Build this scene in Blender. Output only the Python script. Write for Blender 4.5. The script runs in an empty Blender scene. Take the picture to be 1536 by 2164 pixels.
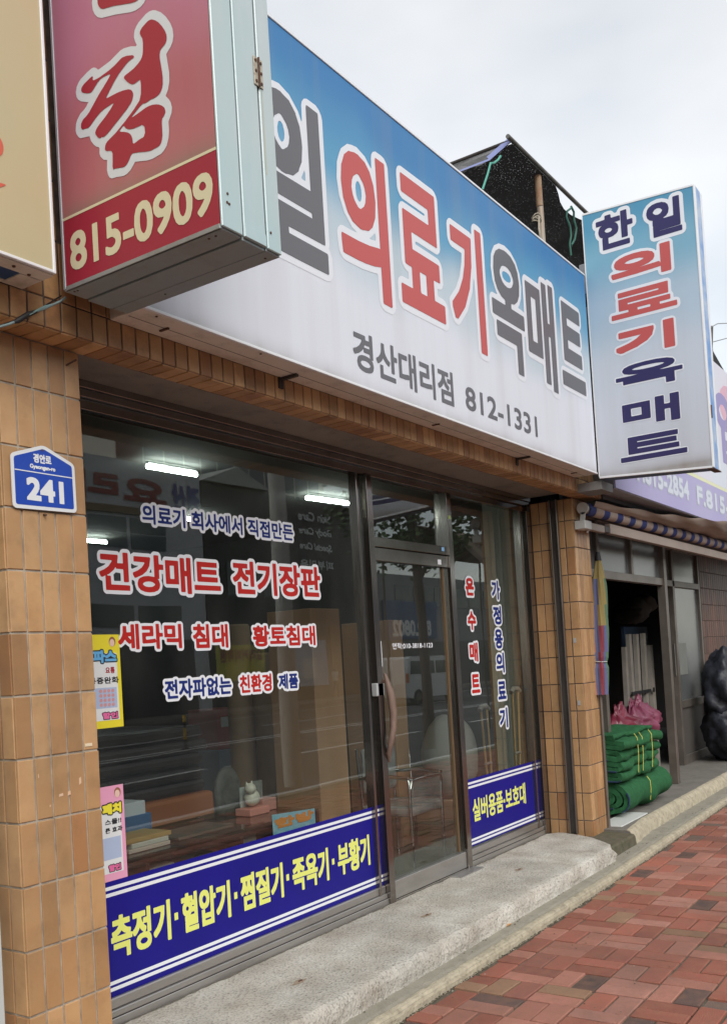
import bpy, bmesh, math, random
import numpy as np
from mathutils import Vector, Matrix, noise
from mathutils.geometry import delaunay_2d_cdt
random.seed(7)
scene = bpy.context.scene
COL = scene.collection
R = math.radians

# ------------------------------------------------------------------ camera
# world: X along the shop front, Y into the building, Z up; pavement at z = -1.92
FOC, PX, PY = 2019.193, 768.0, 1350.77
CAM = Vector((-2.576, -3.045, -0.192))
_a, _b, _c = R(-55.98048502), R(1.49376694), R(-3.41097403)
FW = Vector((-math.sin(_a)*math.cos(_b), math.cos(_a)*math.cos(_b), math.sin(_b)))
_r0 = Vector((math.cos(_a), math.sin(_a), 0)); _u0 = _r0.cross(FW)
RT = _r0*math.cos(_c) + _u0*math.sin(_c); UP = RT.cross(FW)
cam_data = bpy.data.cameras.new('camera'); cam = bpy.data.objects.new('camera', cam_data); COL.objects.link(cam)
cam.matrix_world = Matrix(((RT.x, UP.x, -FW.x, CAM.x), (RT.y, UP.y, -FW.y, CAM.y), (RT.z, UP.z, -FW.z, CAM.z), (0, 0, 0, 1)))
cam_data.sensor_fit = 'VERTICAL'; cam_data.sensor_height = 24.0
cam_data.lens = 24.0*FOC/2164.0
cam_data.shift_y = (PY-1082.0)/2164.0
cam_data.clip_start = 0.05; cam_data.clip_end = 600
scene.camera = cam
scene.render.resolution_x, scene.render.resolution_y = 726, 1024

def at(u, v, ax, val):
    """point of the plane axis=val seen at photo pixel u, v (used to measure the place from the photograph)"""
    d = RT*((u-PX)/FOC) - UP*((v-PY)/FOC) + FW
    return CAM + d*((val-CAM[ax])/d[ax])

# ------------------------------------------------------------------ sky, sun, exposure
def lin(h):
    h = h.lstrip('#'); out = []
    for i in (0, 2, 4):
        c = int(h[i:i+2], 16)/255
        out.append(c/12.92 if c <= .04045 else ((c+.055)/1.055)**2.4)
    return (*out, 1)
SUN_EL, SUN_ROT = R(38), R(213)
world = bpy.data.worlds.new('World'); scene.world = world; world.use_nodes = True
nt = world.node_tree; nt.nodes.clear()
def WN(t, **k):
    n = nt.nodes.new(t)
    for a, b in k.items(): setattr(n, a, b)
    return n
sky = WN('ShaderNodeTexSky', sky_type='NISHITA', sun_disc=False, sun_elevation=SUN_EL, sun_rotation=SUN_ROT)
b1 = WN('ShaderNodeBackground'); b1.inputs[1].default_value = 0.05
nt.links.new(sky.outputs[0], b1.inputs[0])
tc = WN('ShaderNodeTexCoord'); mp = WN('ShaderNodeMapping'); mp.inputs['Scale'].default_value = (1, 1, 2.2)
ns = WN('ShaderNodeTexNoise'); ns.inputs['Scale'].default_value = 2.6; ns.inputs['Detail'].default_value = 4
nt.links.new(tc.outputs['Generated'], mp.inputs[0]); nt.links.new(mp.outputs[0], ns.inputs['Vector'])
rp = WN('ShaderNodeValToRGB'); rp.color_ramp.elements[0].position = .3; rp.color_ramp.elements[1].position = .68
rp.color_ramp.elements[0].color = (.62, .62, .59, 1); rp.color_ramp.elements[1].color = (.91, .875, .805, 1)
nt.links.new(ns.outputs[0], rp.inputs[0])
b2 = WN('ShaderNodeBackground'); b2.inputs[1].default_value = 0.62
nt.links.new(rp.outputs[0], b2.inputs[0])
ad = WN('ShaderNodeAddShader'); wo = WN('ShaderNodeOutputWorld')
nt.links.new(b1.outputs[0], ad.inputs[0]); nt.links.new(b2.outputs[0], ad.inputs[1]); nt.links.new(ad.outputs[0], wo.inputs[0])
sun_d = bpy.data.lights.new('sun', 'SUN'); sun_d.energy = 1.5; sun_d.angle = R(40); sun_d.color = (1, .97, .93)
sun = bpy.data.objects.new('sun', sun_d); COL.objects.link(sun)
# from the street side, over the camera's shoulder
_sd = Vector((math.sin(SUN_ROT)*math.cos(SUN_EL), math.cos(SUN_ROT)*math.cos(SUN_EL), math.sin(SUN_EL)))
sun.rotation_euler = _sd.to_track_quat('Z', 'Y').to_euler()
scene.view_settings.view_transform = 'Standard'; scene.view_settings.look = 'None'
scene.view_settings.exposure = 0.64; scene.view_settings.gamma = 1; scene.view_settings.use_curve_mapping = False
scene.render.engine = 'CYCLES'
scene.cycles.max_bounces = 8; scene.cycles.transparent_max_bounces = 16; scene.cycles.glossy_bounces = 4
scene.cycles.caustics_reflective = False; scene.cycles.caustics_refractive = False

# ------------------------------------------------------------------ materials
MATS = {}
def mat(name, col, rough=.6, metal=0, col2=None, nscale=8, ndetail=4, nmix=.5, bump=0, bscale=60, spec=.5,
        rand=None, island=False, emit=0, emitc=None, dirt=None, dscale=3, dirtmix=.5, stretch=None, coat=0, trans=None, grime=0):
    """procedural material: base colour mottled by noise, optional per-piece random shade, stains and bump"""
    if name in MATS: return MATS[name]
    m = bpy.data.materials.new(name); m.use_nodes = True; MATS[name] = m
    t = m.node_tree; bs = t.nodes['Principled BSDF']; N = t.nodes.new; L = t.links.new
    if isinstance(col, str): col = lin(col)
    if isinstance(col2, str): col2 = lin(col2)
    if isinstance(dirt, str): dirt = lin(dirt)
    co = N('ShaderNodeTexCoord').outputs['Object']
    geo = N('ShaderNodeNewGeometry')
    src = geo.outputs['Position']
    if stretch:
        mpn = N('ShaderNodeMapping'); mpn.inputs['Scale'].default_value = stretch; L(src, mpn.inputs[0]); src2 = mpn.outputs[0]
    else: src2 = src
    cur = None
    def mixc(fac, a, b, mode='MIX'):
        x = N('ShaderNodeMix'); x.data_type = 'RGBA'; x.blend_type = mode
        if isinstance(fac, float): x.inputs['Factor'].default_value = fac
        else: L(fac, x.inputs['Factor'])
        for s, v in ((6, a), (7, b)):
            if isinstance(v, tuple): x.inputs[s].default_value = v
            else: L(v, x.inputs[s])
        return x.outputs[2]
    cur = col
    if rand:
        rnd = geo.outputs['Random Per Island'] if island else N('ShaderNodeObjectInfo').outputs['Random']
        cr = N('ShaderNodeValToRGB'); cr.color_ramp.interpolation = 'CONSTANT'
        els = cr.color_ramp.elements
        for i, (p, c) in enumerate(rand):
            e = els[i] if i < 2 else els.new(p)
            e.position = p; e.color = lin(c) if isinstance(c, str) else c
        L(rnd, cr.inputs[0]); cur = cr.outputs[0]
        hs = N('ShaderNodeHueSaturation'); mth = N('ShaderNodeMath'); mth.operation = 'MULTIPLY'; mth.inputs[1].default_value = 37.7
        fr = N('ShaderNodeMath'); fr.operation = 'FRACT'; L(rnd, mth.inputs[0]); L(mth.outputs[0], fr.inputs[0])
        mr = N('ShaderNodeMapRange'); mr.inputs[3].default_value = .8; mr.inputs[4].default_value = 1.18
        L(fr.outputs[0], mr.inputs[0]); L(mr.outputs[0], hs.inputs['Value']); L(cur, hs.inputs['Color']); cur = hs.outputs[0]
    if col2 is not None:
        nn = N('ShaderNodeTexNoise'); nn.inputs['Scale'].default_value = nscale; nn.inputs['Detail'].default_value = ndetail
        L(src2, nn.inputs['Vector'])
        cr = N('ShaderNodeValToRGB'); cr.color_ramp.elements[0].position = .5-.5*nmix*.6; cr.color_ramp.elements[1].position = .5+.5*nmix*.6
        L(nn.outputs[0], cr.inputs[0])
        if rand: cur = mixc(cr.outputs[0], cur, mixc(.55, cur, col2))
        else: cur = mixc(cr.outputs[0], cur, col2)
    if grime:
        nn = N('ShaderNodeTexNoise'); nn.inputs['Scale'].default_value = 1.7; nn.inputs['Detail'].default_value = 7; nn.inputs['Roughness'].default_value = .65; L(src, nn.inputs['Vector'])
        cr = N('ShaderNodeValToRGB'); cr.color_ramp.elements[0].position = .42; cr.color_ramp.elements[1].position = .66; cr.color_ramp.elements[1].color = (grime,)*3+(1,); L(nn.outputs[0], cr.inputs[0])
        cur = mixc(cr.outputs[0], cur, (.075, .062, .052, 1))
    if dirt is not None:
        nn = N('ShaderNodeTexNoise'); nn.inputs['Scale'].default_value = dscale; nn.inputs['Detail'].default_value = 8; nn.inputs['Roughness'].default_value = .7
        L(src2, nn.inputs['Vector'])
        cr = N('ShaderNodeValToRGB'); cr.color_ramp.elements[0].position = .5; cr.color_ramp.elements[1].position = .72
        cr.color_ramp.elements[1].color = (dirtmix,)*3+(1,)
        L(nn.outputs[0], cr.inputs[0]); cur = mixc(cr.outputs[0], cur, dirt)
    if isinstance(cur, tuple): bs.inputs['Base Color'].default_value = cur
    else: L(cur, bs.inputs['Base Color'])
    bs.inputs['Roughness'].default_value = rough; bs.inputs['Metallic'].default_value = metal
    bs.inputs['Specular IOR Level'].default_value = spec
    bs.inputs['Coat Weight'].default_value = coat
    if emit:
        bs.inputs['Emission Color'].default_value = lin(emitc) if emitc else cur; bs.inputs['Emission Strength'].default_value = emit
    if bump:
        nn = N('ShaderNodeTexNoise'); nn.inputs['Scale'].default_value = bscale; nn.inputs['Detail'].default_value = 5
        L(src2, nn.inputs['Vector'])
        bp = N('ShaderNodeBump'); bp.inputs['Strength'].default_value = min(1, bump); bp.inputs['Distance'].default_value = .004*max(1, bump)
        L(nn.outputs[0], bp.inputs['Height']); L(bp.outputs[0], bs.inputs['Normal'])
    if trans:
        tr = N('ShaderNodeBsdfTransparent'); mx = N('ShaderNodeMixShader'); mx.inputs[0].default_value = trans
        out = t.nodes['Material Output']; L(bs.outputs[0], mx.inputs[1]); L(tr.outputs[0], mx.inputs[2]); L(mx.outputs[0], out.inputs[0])
    return m

def glass_mat(name, tint=(.86, .89, .87, 1), k=1.7, wob=.25, base=.0):
    m = bpy.data.materials.new(name); m.use_nodes = True; t = m.node_tree; t.nodes.clear(); N = t.nodes.new; L = t.links.new
    tr = N('ShaderNodeBsdfTransparent'); tr.inputs[0].default_value = tint
    gl = N('ShaderNodeBsdfGlossy'); gl.inputs['Roughness'].default_value = 0.0; gl.inputs[0].default_value = (.95, .97, .97, 1)
    # Schlick's fresnel from |N.I|, the same on both faces of the thin pane
    gg = N('ShaderNodeNewGeometry'); dt = N('ShaderNodeVectorMath'); dt.operation = 'DOT_PRODUCT'; L(gg.outputs['Normal'], dt.inputs[0]); L(gg.outputs['Incoming'], dt.inputs[1])
    def mth(op, x, y=None, cl=False):
        n = N('ShaderNodeMath'); n.operation = op; n.use_clamp = cl
        for i, v in enumerate((x, y)):
            if v is None: continue
            if isinstance(v, (int, float)): n.inputs[i].default_value = v
            else: L(v, n.inputs[i])
        return n.outputs[0]
    sch = mth('MULTIPLY_ADD', mth('POWER', mth('SUBTRACT', 1.0, mth('ABSOLUTE', dt.outputs['Value'])), 5.0), .957); sch.node.inputs[2].default_value = .043
    ml = mth('MULTIPLY', sch, k, True).node
    if wob:
        g = N('ShaderNodeNewGeometry'); nn = N('ShaderNodeTexNoise'); nn.inputs['Scale'].default_value = 1.6; nn.inputs['Detail'].default_value = 1
        L(g.outputs['Position'], nn.inputs['Vector']); bp = N('ShaderNodeBump'); bp.inputs['Strength'].default_value = wob; bp.inputs['Distance'].default_value = .006
        L(nn.outputs[0], bp.inputs['Height']); L(bp.outputs[0], gl.inputs['Normal'])
    mx = N('ShaderNodeMixShader'); o = N('ShaderNodeOutputMaterial')
    L(ml.outputs[0], mx.inputs[0]); L(tr.outputs[0], mx.inputs[1]); L(gl.outputs[0], mx.inputs[2])
    # a thin uneven film of street dust
    df = N('ShaderNodeBsdfDiffuse'); df.inputs[0].default_value = (.55, .53, .5, 1); m2 = N('ShaderNodeMixShader'); n3 = N('ShaderNodeTexNoise'); n3.inputs['Scale'].default_value = 3.5; n3.inputs['Detail'].default_value = 7
    g3 = N('ShaderNodeNewGeometry'); mp3 = N('ShaderNodeMapping'); mp3.inputs['Scale'].default_value = (1, 1, .4); L(g3.outputs['Position'], mp3.inputs[0]); L(mp3.outputs[0], n3.inputs['Vector'])
    r3 = N('ShaderNodeMapRange'); r3.inputs[1].default_value = .35; r3.inputs[2].default_value = .8; r3.inputs[4].default_value = .022; L(n3.outputs[0], r3.inputs[0])
    L(r3.outputs[0], m2.inputs[0]); L(mx.outputs[0], m2.inputs[1]); L(df.outputs[0], m2.inputs[2]); L(m2.outputs[0], o.inputs[0])
    return m

# ------------------------------------------------------------------ mesh helpers
class MB:
    def __init__(s): s.v = []; s.f = []; s.mi = []; s.k = 0; s.sm = []
    def add(s, vs, fs, smooth=False):
        n = len(s.v); s.v += [tuple(p) for p in vs]
        for f in fs: s.f.append(tuple(n+i for i in f)); s.mi.append(s.k); s.sm.append(smooth)
        return s
    def box(s, x0, x1, y0, y1, z0, z1, c=0):
        if c <= 0:
            vs = [(x, y, z) for z in (z0, z1) for y in (y0, y1) for x in (x0, x1)]
            return s.add(vs, [(0, 2, 3, 1), (4, 5, 7, 6), (0, 1, 5, 4), (2, 6, 7, 3), (0, 4, 6, 2), (1, 3, 7, 5)])
        bm = bmesh.new(); bmesh.ops.create_cube(bm, size=1)
        for v in bm.verts: v.co = Vector(((x0+x1)/2+v.co.x*(x1-x0), (y0+y1)/2+v.co.y*(y1-y0), (z0+z1)/2+v.co.z*(z1-z0)))
        bmesh.ops.bevel(bm, geom=list(bm.edges), offset=c, segments=1 if c < .01 else 2, affect='EDGES', profile=.5)
        bm.verts.index_update()
        s.add([v.co[:] for v in bm.verts], [tuple(v.index for v in f.verts) for f in bm.faces]); bm.free(); return s
    def tube(s, pts, r, n=10, cap=True, smooth=True):
        pts = [Vector(p) for p in pts]; rs = r if isinstance(r, (list, tuple)) else [r]*len(pts)
        ref = None; base = len(s.v); vs = []
        for i, p in enumerate(pts):
            d = (pts[min(i+1, len(pts)-1)]-pts[max(i-1, 0)]).normalized()
            if ref is None: ref = d.orthogonal().normalized()
            ref = (ref-d*ref.dot(d)).normalized(); q = d.cross(ref)
            for k in range(n):
                a = 2*math.pi*k/n; vs.append(p+(ref*math.cos(a)+q*math.sin(a))*rs[i])
        fs = [(i*n+k, i*n+(k+1) % n, (i+1)*n+(k+1) % n, (i+1)*n+k) for i in range(len(pts)-1) for k in range(n)]
        s.add(vs, fs, smooth)
        if cap: 
            m = len(vs)
            s.add(vs[:n][::-1], [tuple(range(n))]); s.add(vs[m-n:], [tuple(range(n))])
        return s
    def lathe(s, c, prof, n=20, smooth=True, sx=1, sy=1):
        vs = [(c[0]+r*math.cos(2*math.pi*k/n)*sx, c[1]+r*math.sin(2*math.pi*k/n)*sy, c[2]+z) for r, z in prof for k in range(n)]
        fs = [(i*n+k, i*n+(k+1) % n, (i+1)*n+(k+1) % n, (i+1)*n+k) for i in range(len(prof)-1) for k in range(n)]
        return s.add(vs, fs, smooth)
    def ext(s, poly, f0, f1):
        """prism between two images of a 2D outline"""
        n = len(poly); vs = [f0(p) for p in poly]+[f1(p) for p in poly]
        return s.add(vs, [tuple(range(n))[::-1], tuple(range(n, 2*n))]+[(i, (i+1) % n, n+(i+1) % n, n+i) for i in range(n)])
    def mesh(s, name, mats):
        me = bpy.data.meshes.new(name); me.from_pydata(s.v, [], s.f)
        for m in (mats if isinstance(mats, (list, tuple)) else [mats]): me.materials.append(m)
        me.polygons.foreach_set('material_index', s.mi); me.polygons.foreach_set('use_smooth', s.sm)
        me.update(); return me
    def build(s, name, mats, parent=None, **kw):
        o = bpy.data.objects.new(name, s.mesh(name, mats)); COL.objects.link(o)
        if parent is not None: attach(o, parent)
        return tag(o, **kw)
def attach(o, parent):
    o.parent = parent; o.matrix_parent_inverse = Matrix.Translation(-world_loc(parent))
def world_loc(o):
    return Vector(o.location)      # children keep world coordinates in their basis
def tag(o, label=None, cat=None, group=None, kind=None):
    if label: o['label'] = label
    if cat: o['category'] = cat
    if group: o['group'] = group
    if kind: o['kind'] = kind
    return o
def thing(name, loc, label=None, cat=None, group=None, kind=None):
    o = bpy.data.objects.new(name, None); o.location = loc; o.empty_display_size = .1; COL.objects.link(o)
    return tag(o, label, cat, group, kind)
def bx(name, m, parent, x0, x1, y0, y1, z0, z1, c=0, **kw):
    return MB().box(x0, x1, y0, y1, z0, z1, c).build(name, m, parent, **kw)
# ------------------------------------------------------------------ lettering: outlines grown from the font's glyphs by a distance field
_TX = {}
def glyphs(strings):
    objs = []
    for s in strings:
        if s in _TX: continue
        c = bpy.data.curves.new('text', 'FONT'); c.body = s; c.size = 1; c.resolution_u = 4
        o = bpy.data.objects.new('text', c); COL.objects.link(o); objs.append((s, o))
    bpy.context.view_layer.update(); dg = bpy.context.evaluated_depsgraph_get()
    for s, o in objs:
        me = o.evaluated_get(dg).to_mesh(); cnt = {}
        for p in me.polygons:
            for e in p.edge_keys: cnt[e] = cnt.get(e, 0)+1
        V = np.array([v.co[:2] for v in me.vertices])
        E = np.array([k for k, n in cnt.items() if n == 1])
        _TX[s] = np.stack([V[E[:, 0]], V[E[:, 1]]], 1)            # (n, 2 ends, xy)
        o.evaluated_get(dg).to_mesh_clear()
    for s, o in objs:
        c = o.data; bpy.data.objects.remove(o); bpy.data.curves.remove(c)
def fit(seg, a0, a1, b0, b1, grow=0, slant=0):
    """scale a glyph run into a rectangle (left for the weight it is grown by)"""
    s = seg.copy(); s[..., 0] += slant*s[..., 1]
    mn = s.reshape(-1, 2).min(0); mx = s.reshape(-1, 2).max(0)
    sg = 1 if a1 > a0 else -1
    A0, A1, B0, B1 = a0+grow*sg, a1-grow*sg, b0+grow, b1-grow
    s[..., 0] = A0+(s[..., 0]-mn[0])/(mx[0]-mn[0])*(A1-A0)
    s[..., 1] = B0+(s[..., 1]-mn[1])/(mx[1]-mn[1])*(B1-B0)
    return s
def poly_seg(*polys, smooth=1):
    out = []
    for p in polys:
        p = np.array(p, float)
        for _ in range(smooth):
            q = np.roll(p, -1, 0); p = np.stack([p*.75+q*.25, p*.25+q*.75], 1).reshape(-1, 2)
        out.append(np.stack([p, np.roll(p, -1, 0)], 1))
    return np.concatenate(out)
def grow_shape(seg, w, cell, sharp=False):
    """filled mesh (verts, faces) of the region within distance w of the even-odd shape bounded by seg"""
    mn = seg.reshape(-1, 2).min(0)-w-2*cell; mx = seg.reshape(-1, 2).max(0)+w+2*cell
    nx, ny = int((mx[0]-mn[0])/cell)+2, int((mx[1]-mn[1])/cell)+2
    X = mn[0]+np.arange(nx)*cell; Y = mn[1]+np.arange(ny)*cell+cell*.0137
    D = np.full((ny, nx), 1e9); IN = np.zeros((ny, nx), bool)
    reach = w+3*cell
    for (ax, ay), (bx_, by) in seg:
        i0 = max(0, int((min(ax, bx_)-reach-mn[0])/cell)); i1 = min(nx, int((max(ax, bx_)+reach-mn[0])/cell)+2)
        j0 = max(0, int((min(ay, by)-reach-mn[1])/cell)); j1 = min(ny, int((max(ay, by)+reach-mn[1])/cell)+2)
        px = X[i0:i1][None, :]; py = Y[j0:j1][:, None]
        dx, dy = bx_-ax, by-ay; l2 = dx*dx+dy*dy+1e-18
        t = np.clip(((px-ax)*dx+(py-ay)*dy)/l2, 0, 1)
        ex, ey = px-ax-t*dx, py-ay-t*dy
        d = np.sqrt(ex**4+ey**4)*.5+np.maximum(ex**2, ey**2)*.5 if sharp else ex**2+ey**2
        np.minimum(D[j0:j1, i0:i1], d, out=D[j0:j1, i0:i1])
        if ay != by:
            rows = np.nonzero((Y > min(ay, by)) & (Y <= max(ay, by)))[0]
            if len(rows):
                xc = ax+(Y[rows]-ay)/dy*dx
                IN[rows] ^= X[None, :] > xc[:, None]
    D = np.sqrt(D); D = np.where(IN, -D, D); D = np.minimum(D, reach+cell)-w
    D[np.abs(D) < 1e-7] = 1e-7
    S = D < 0
    pts = {}; nxt = {}
    def vert(j, i, vertical):
        k = (j, i, vertical)
        if k not in pts:
            a = D[j, i]; b = D[j+1, i] if vertical else D[j, i+1]; t = a/(a-b)
            pts[k] = (X[i], Y[j]+t*cell) if vertical else (X[i]+t*cell, Y[j])
        return k
    code = S[:-1, :-1]*1+S[:-1, 1:]*2+S[1:, 1:]*4+S[1:, :-1]*8
    B, Rr, T, Lf = (lambda j, i: vert(j, i, False)), (lambda j, i: vert(j, i+1, True)), (lambda j, i: vert(j+1, i, False)), (lambda j, i: vert(j, i, True))
    tab = {1: [(B, Lf)], 2: [(Rr, B)], 3: [(Rr, Lf)], 4: [(T, Rr)], 5: [(B, Lf), (T, Rr)], 6: [(T, B)], 7: [(T, Lf)], 8: [(Lf, T)], 9: [(B, T)], 10: [(Rr, B), (Lf, T)],
           11: [(Rr, T)], 12: [(Lf, Rr)], 13: [(B, Rr)], 14: [(Lf, B)]}
    for j, i in zip(*np.nonzero((code > 0) & (code < 15))):
        for p, q in tab[int(code[j, i])]: nxt[p(j, i)] = q(j, i)
    loops = []
    while nxt:
        s0, k = nxt.popitem(); lp = [pts[s0]]
        while k != s0 and k in nxt: lp.append(pts[k]); k = nxt.pop(k)
        if len(lp) > 3: loops.append(lp)
    V, E = [], []
    for lp in loops:                                    # drop nearly collinear points
        keep = []
        n = len(lp); i = 0; keep = [0]; last = 0
        for i in range(1, n):
            a = np.array(lp[last]); b = np.array(lp[(i+1) % n]); ab = b-a; L_ = math.hypot(*ab)+1e-12
            mid = np.array(lp[last+1:i+1])-a
            if np.abs(mid[:, 0]*ab[1]-mid[:, 1]*ab[0]).max()/L_ > cell*.16 or L_ > cell*60: keep.append(i); last = i
        if len(keep) < 3: continue
        b0 = len(V); V += [lp[i] for i in keep]; m = len(keep); E += [(b0+i, b0+(i+1) % m) for i in range(m)]
    if not V: return [], []
    r = delaunay_2d_cdt([Vector(v) for v in V], E, [], 0, 1e-7)
    VV = [tuple(v) for v in r[0]]; out = []
    for f in r[2]:
        cx = sum(VV[i][0] for i in f)/3; cy = sum(VV[i][1] for i in f)/3
        fi = (cx-X[0])/cell; fj = (cy-Y[0])/cell; i, j = int(fi), int(fj)
        if 0 <= i < nx-1 and 0 <= j < ny-1:
            a, b = fi-i, fj-j
            if (D[j, i]*(1-a)+D[j, i+1]*a)*(1-b)+(D[j+1, i]*(1-a)+D[j+1, i+1]*a)*b < 0: out.append(tuple(f))
    return VV, out
def letters(name, seg, w, cell, f3, m, parent, **kw):
    V, F = grow_shape(seg, w, cell, 'outline' not in name and 'brush' not in name)
    mb = MB(); mb.add([f3(p) for p in V], F)
    o = mb.build(name, m, parent, **kw)
    return o
def cat_seg(L_): return np.concatenate(L_)
GLASS_Y = 0.44
def on_y(y): return lambda p: (p[0], y, p[1])                 # plane facing the street; a = X
def on_x(x): return lambda p: (x, -p[0], p[1])                # plane facing -X; a = -Y
# ------------------------------------------------------------------ shared materials
M_TILE = mat('tile_glaze', '#b98a55', .38, rand=[(0, (.52, .315, .15, 1)), (.3, (.48, .285, .135, 1)), (.55, (.56, .35, .175, 1)), (.78, (.43, .245, .115, 1)), (.95, (.37, .18, .075, 1))],
             col2=(.40, .20, .08, 1), nscale=9, nmix=1, grime=.22, bump=.35, bscale=28, dirt=(.19, .11, .06, 1), dscale=7, dirtmix=.35)
M_TILED = mat('tile_glaze_soot', '#a07040', .45, rand=[(0, (.62, .37, .17, 1)), (.3, (.54, .31, .14, 1)), (.6, (.68, .42, .20, 1)), (.85, (.45, .24, .11, 1))],
              col2=(.25, .11, .05, 1), nscale=6, nmix=1, bump=.3, bscale=35, dirt=(.12, .065, .04, 1), dscale=5, dirtmix=.5)
M_GROUT = mat('grout', (.46, .41, .33, 1), .9, col2=(.28, .24, .19, 1), nscale=14, bump=.6, bscale=120)
M_GROUTD = mat('grout_dark', (.17, .135, .11, 1), .9, col2=(.09, .07, .06, 1), nscale=14, bump=.6, bscale=120)
M_BRICK = mat('paver_clay', '#a06050', .8, rand=[(0, (.38, .125, .09, 1)), (.2, (.41, .18, .14, 1)), (.42, (.31, .105, .08, 1)), (.6, (.42, .205, .165, 1)), (.76, (.27, .105, .085, 1)), (.82, (.085, .068, .070, 1)), (.89, (.13, .112, .10, 1)), (.945, (.30, .19, .12, 1))],
              col2=(.33, .165, .10, 1), nscale=16, nmix=1, spec=.22, grime=.30, bump=1.6, bscale=140, dirt=(.16, .11, .085, 1), dscale=18, dirtmix=.35)
M_BRICKI = mat('paver_clay_field', '#a06050', .8, island=True, rand=[(0, (.38, .125, .09, 1)), (.2, (.41, .18, .14, 1)), (.42, (.31, .105, .08, 1)), (.6, (.42, .205, .165, 1)), (.76, (.27, .105, .085, 1)), (.82, (.085, .068, .070, 1)), (.89, (.13, .112, .10, 1)), (.945, (.30, .19, .12, 1))],
              col2=(.33, .165, .10, 1), nscale=16, nmix=1, spec=.22, grime=.30, bump=1.6, bscale=140)
M_SOIL = mat('joint_sand', (.20, .16, .12, 1), .95, col2=(.05, .055, .035, 1), nscale=25, nmix=1, bump=1.5, bscale=150)
M_CONC = mat('step_concrete', (.70, .68, .61, 1), .85, col2=(.45, .40, .33, 1), grime=.33, nscale=4.5, nmix=1, spec=.25, bump=2.5, bscale=75, dirt=(.06, .05, .04, 1), dscale=75, dirtmix=.9)
M_KERB = mat('kerb_concrete', (.24, .225, .18, 1), .88, col2=(.34, .315, .25, 1), nscale=5, nmix=1, bump=1.2, bscale=90, dirt=(.13, .115, .09, 1), dscale=14, dirtmix=.5)
M_KERBE = mat('kerb_edge', (.56, .50, .37, 1), .85, col2=(.34, .30, .22, 1), nscale=14, nmix=1, spec=.2, bump=2, bscale=70, dirt=(.14, .12, .08, 1), dscale=26, dirtmix=.6)
M_MOSS = mat('mossy_concrete', (.15, .125, .085, 1), .95, col2=(.06, .065, .035, 1), nscale=14, nmix=1, bump=2.5, bscale=70)
M_STEEL = mat('brushed_stainless', (.36, .335, .315, 1), .14, .95, col2=(.25, .22, .20, 1), nscale=5, nmix=1, bump=.12, bscale=40, stretch=(1, 1, .15))
M_SILL = mat('sill_stainless', (.50, .49, .47, 1), .34, .8, col2=(.42, .40, .38, 1), nscale=7, nmix=1, bump=.15, bscale=60, dirt=(.2, .18, .16, 1), dscale=12, dirtmix=.35, stretch=(.2, 1, 1))
M_DARKM = mat('dark_painted_steel', (.075, .065, .058, 1), .5, .3, col2=(.05, .042, .038, 1), nscale=5)
M_SOFFIT = mat('old_soffit_paint', (.34, .32, .285, 1), .5, 0, col2=(.25, .235, .21, 1), nscale=3, nmix=1, dirt=(.05, .04, .035, 1), dscale=5)
M_BLACK = mat('black_rubber', (.015, .015, .016, 1), .6)
M_IRON = mat('rusty_iron', (.10, .075, .06, 1), .75, .3, col2=(.14, .055, .03, 1), nscale=30, nmix=1, bump=1, bscale=120)
M_BEIGEM = mat('beige_sign_tray', (.80, .74, .66, 1), .5, 0, col2=(.70, .64, .56, 1), nscale=3, nmix=1, dirt=(.22, .17, .13, 1), dscale=9, dirtmix=.4)
M_WHITEP = mat('white_paint', (.78, .79, .80, 1), .4)
M_GLASS = glass_mat('shop_glass', k=1.5, wob=.12)
M_GLASS2 = glass_mat('old_glass', tint=(.55, .58, .57, 1), k=1, wob=.2)

# ------------------------------------------------------------------ ground
GZ = -1.92
bx('pavement', M_SOIL, None, -12, 40, -4.35, -.40, GZ-.14, GZ-.012, kind='structure')
bx('road', mat('asphalt', (.055, .056, .06, 1), .85, col2=(.075, .075, .078, 1), nscale=.6, bump=1, bscale=60), None, -250, 250, -24.2, -4.50, GZ-.3, GZ-.13, kind='structure')
bx('ground', mat('earth', (.10, .10, .09, 1), .95, col2=(.14, .13, .11, 1), nscale=.3), None, -300, 300, -300, 300, GZ-.9, GZ-.3, kind='structure')
bx('far_pavement', mat('far_paving', (.24, .22, .2, 1), .9, col2=(.18, .16, .15, 1), nscale=1), None, -60, 160, -27.2, -24.2, GZ-.3, GZ, kind='structure')
bx('road_kerb', M_KERB, None, -60, 160, -4.50, -4.35, GZ-.3, GZ+.005, .02, kind='structure')
mk = mat('road_paint', (.80, .80, .78, 1), .7, col2=(.45, .45, .44, 1), nscale=5, nmix=1)
lm = MB()
for y in (-9.1, -16.9):
    for i in range(24): lm.box(-10+i*8, -5+i*8, y-.08, y+.08, GZ-.13, GZ-.126)
for y in (-13.0, -13.45, -21.6, -5.2): lm.box(-60, 160, y-.07, y+.07, GZ-.13, GZ-.126)
lm.build('road_markings', mk, None, kind='structure')

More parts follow.
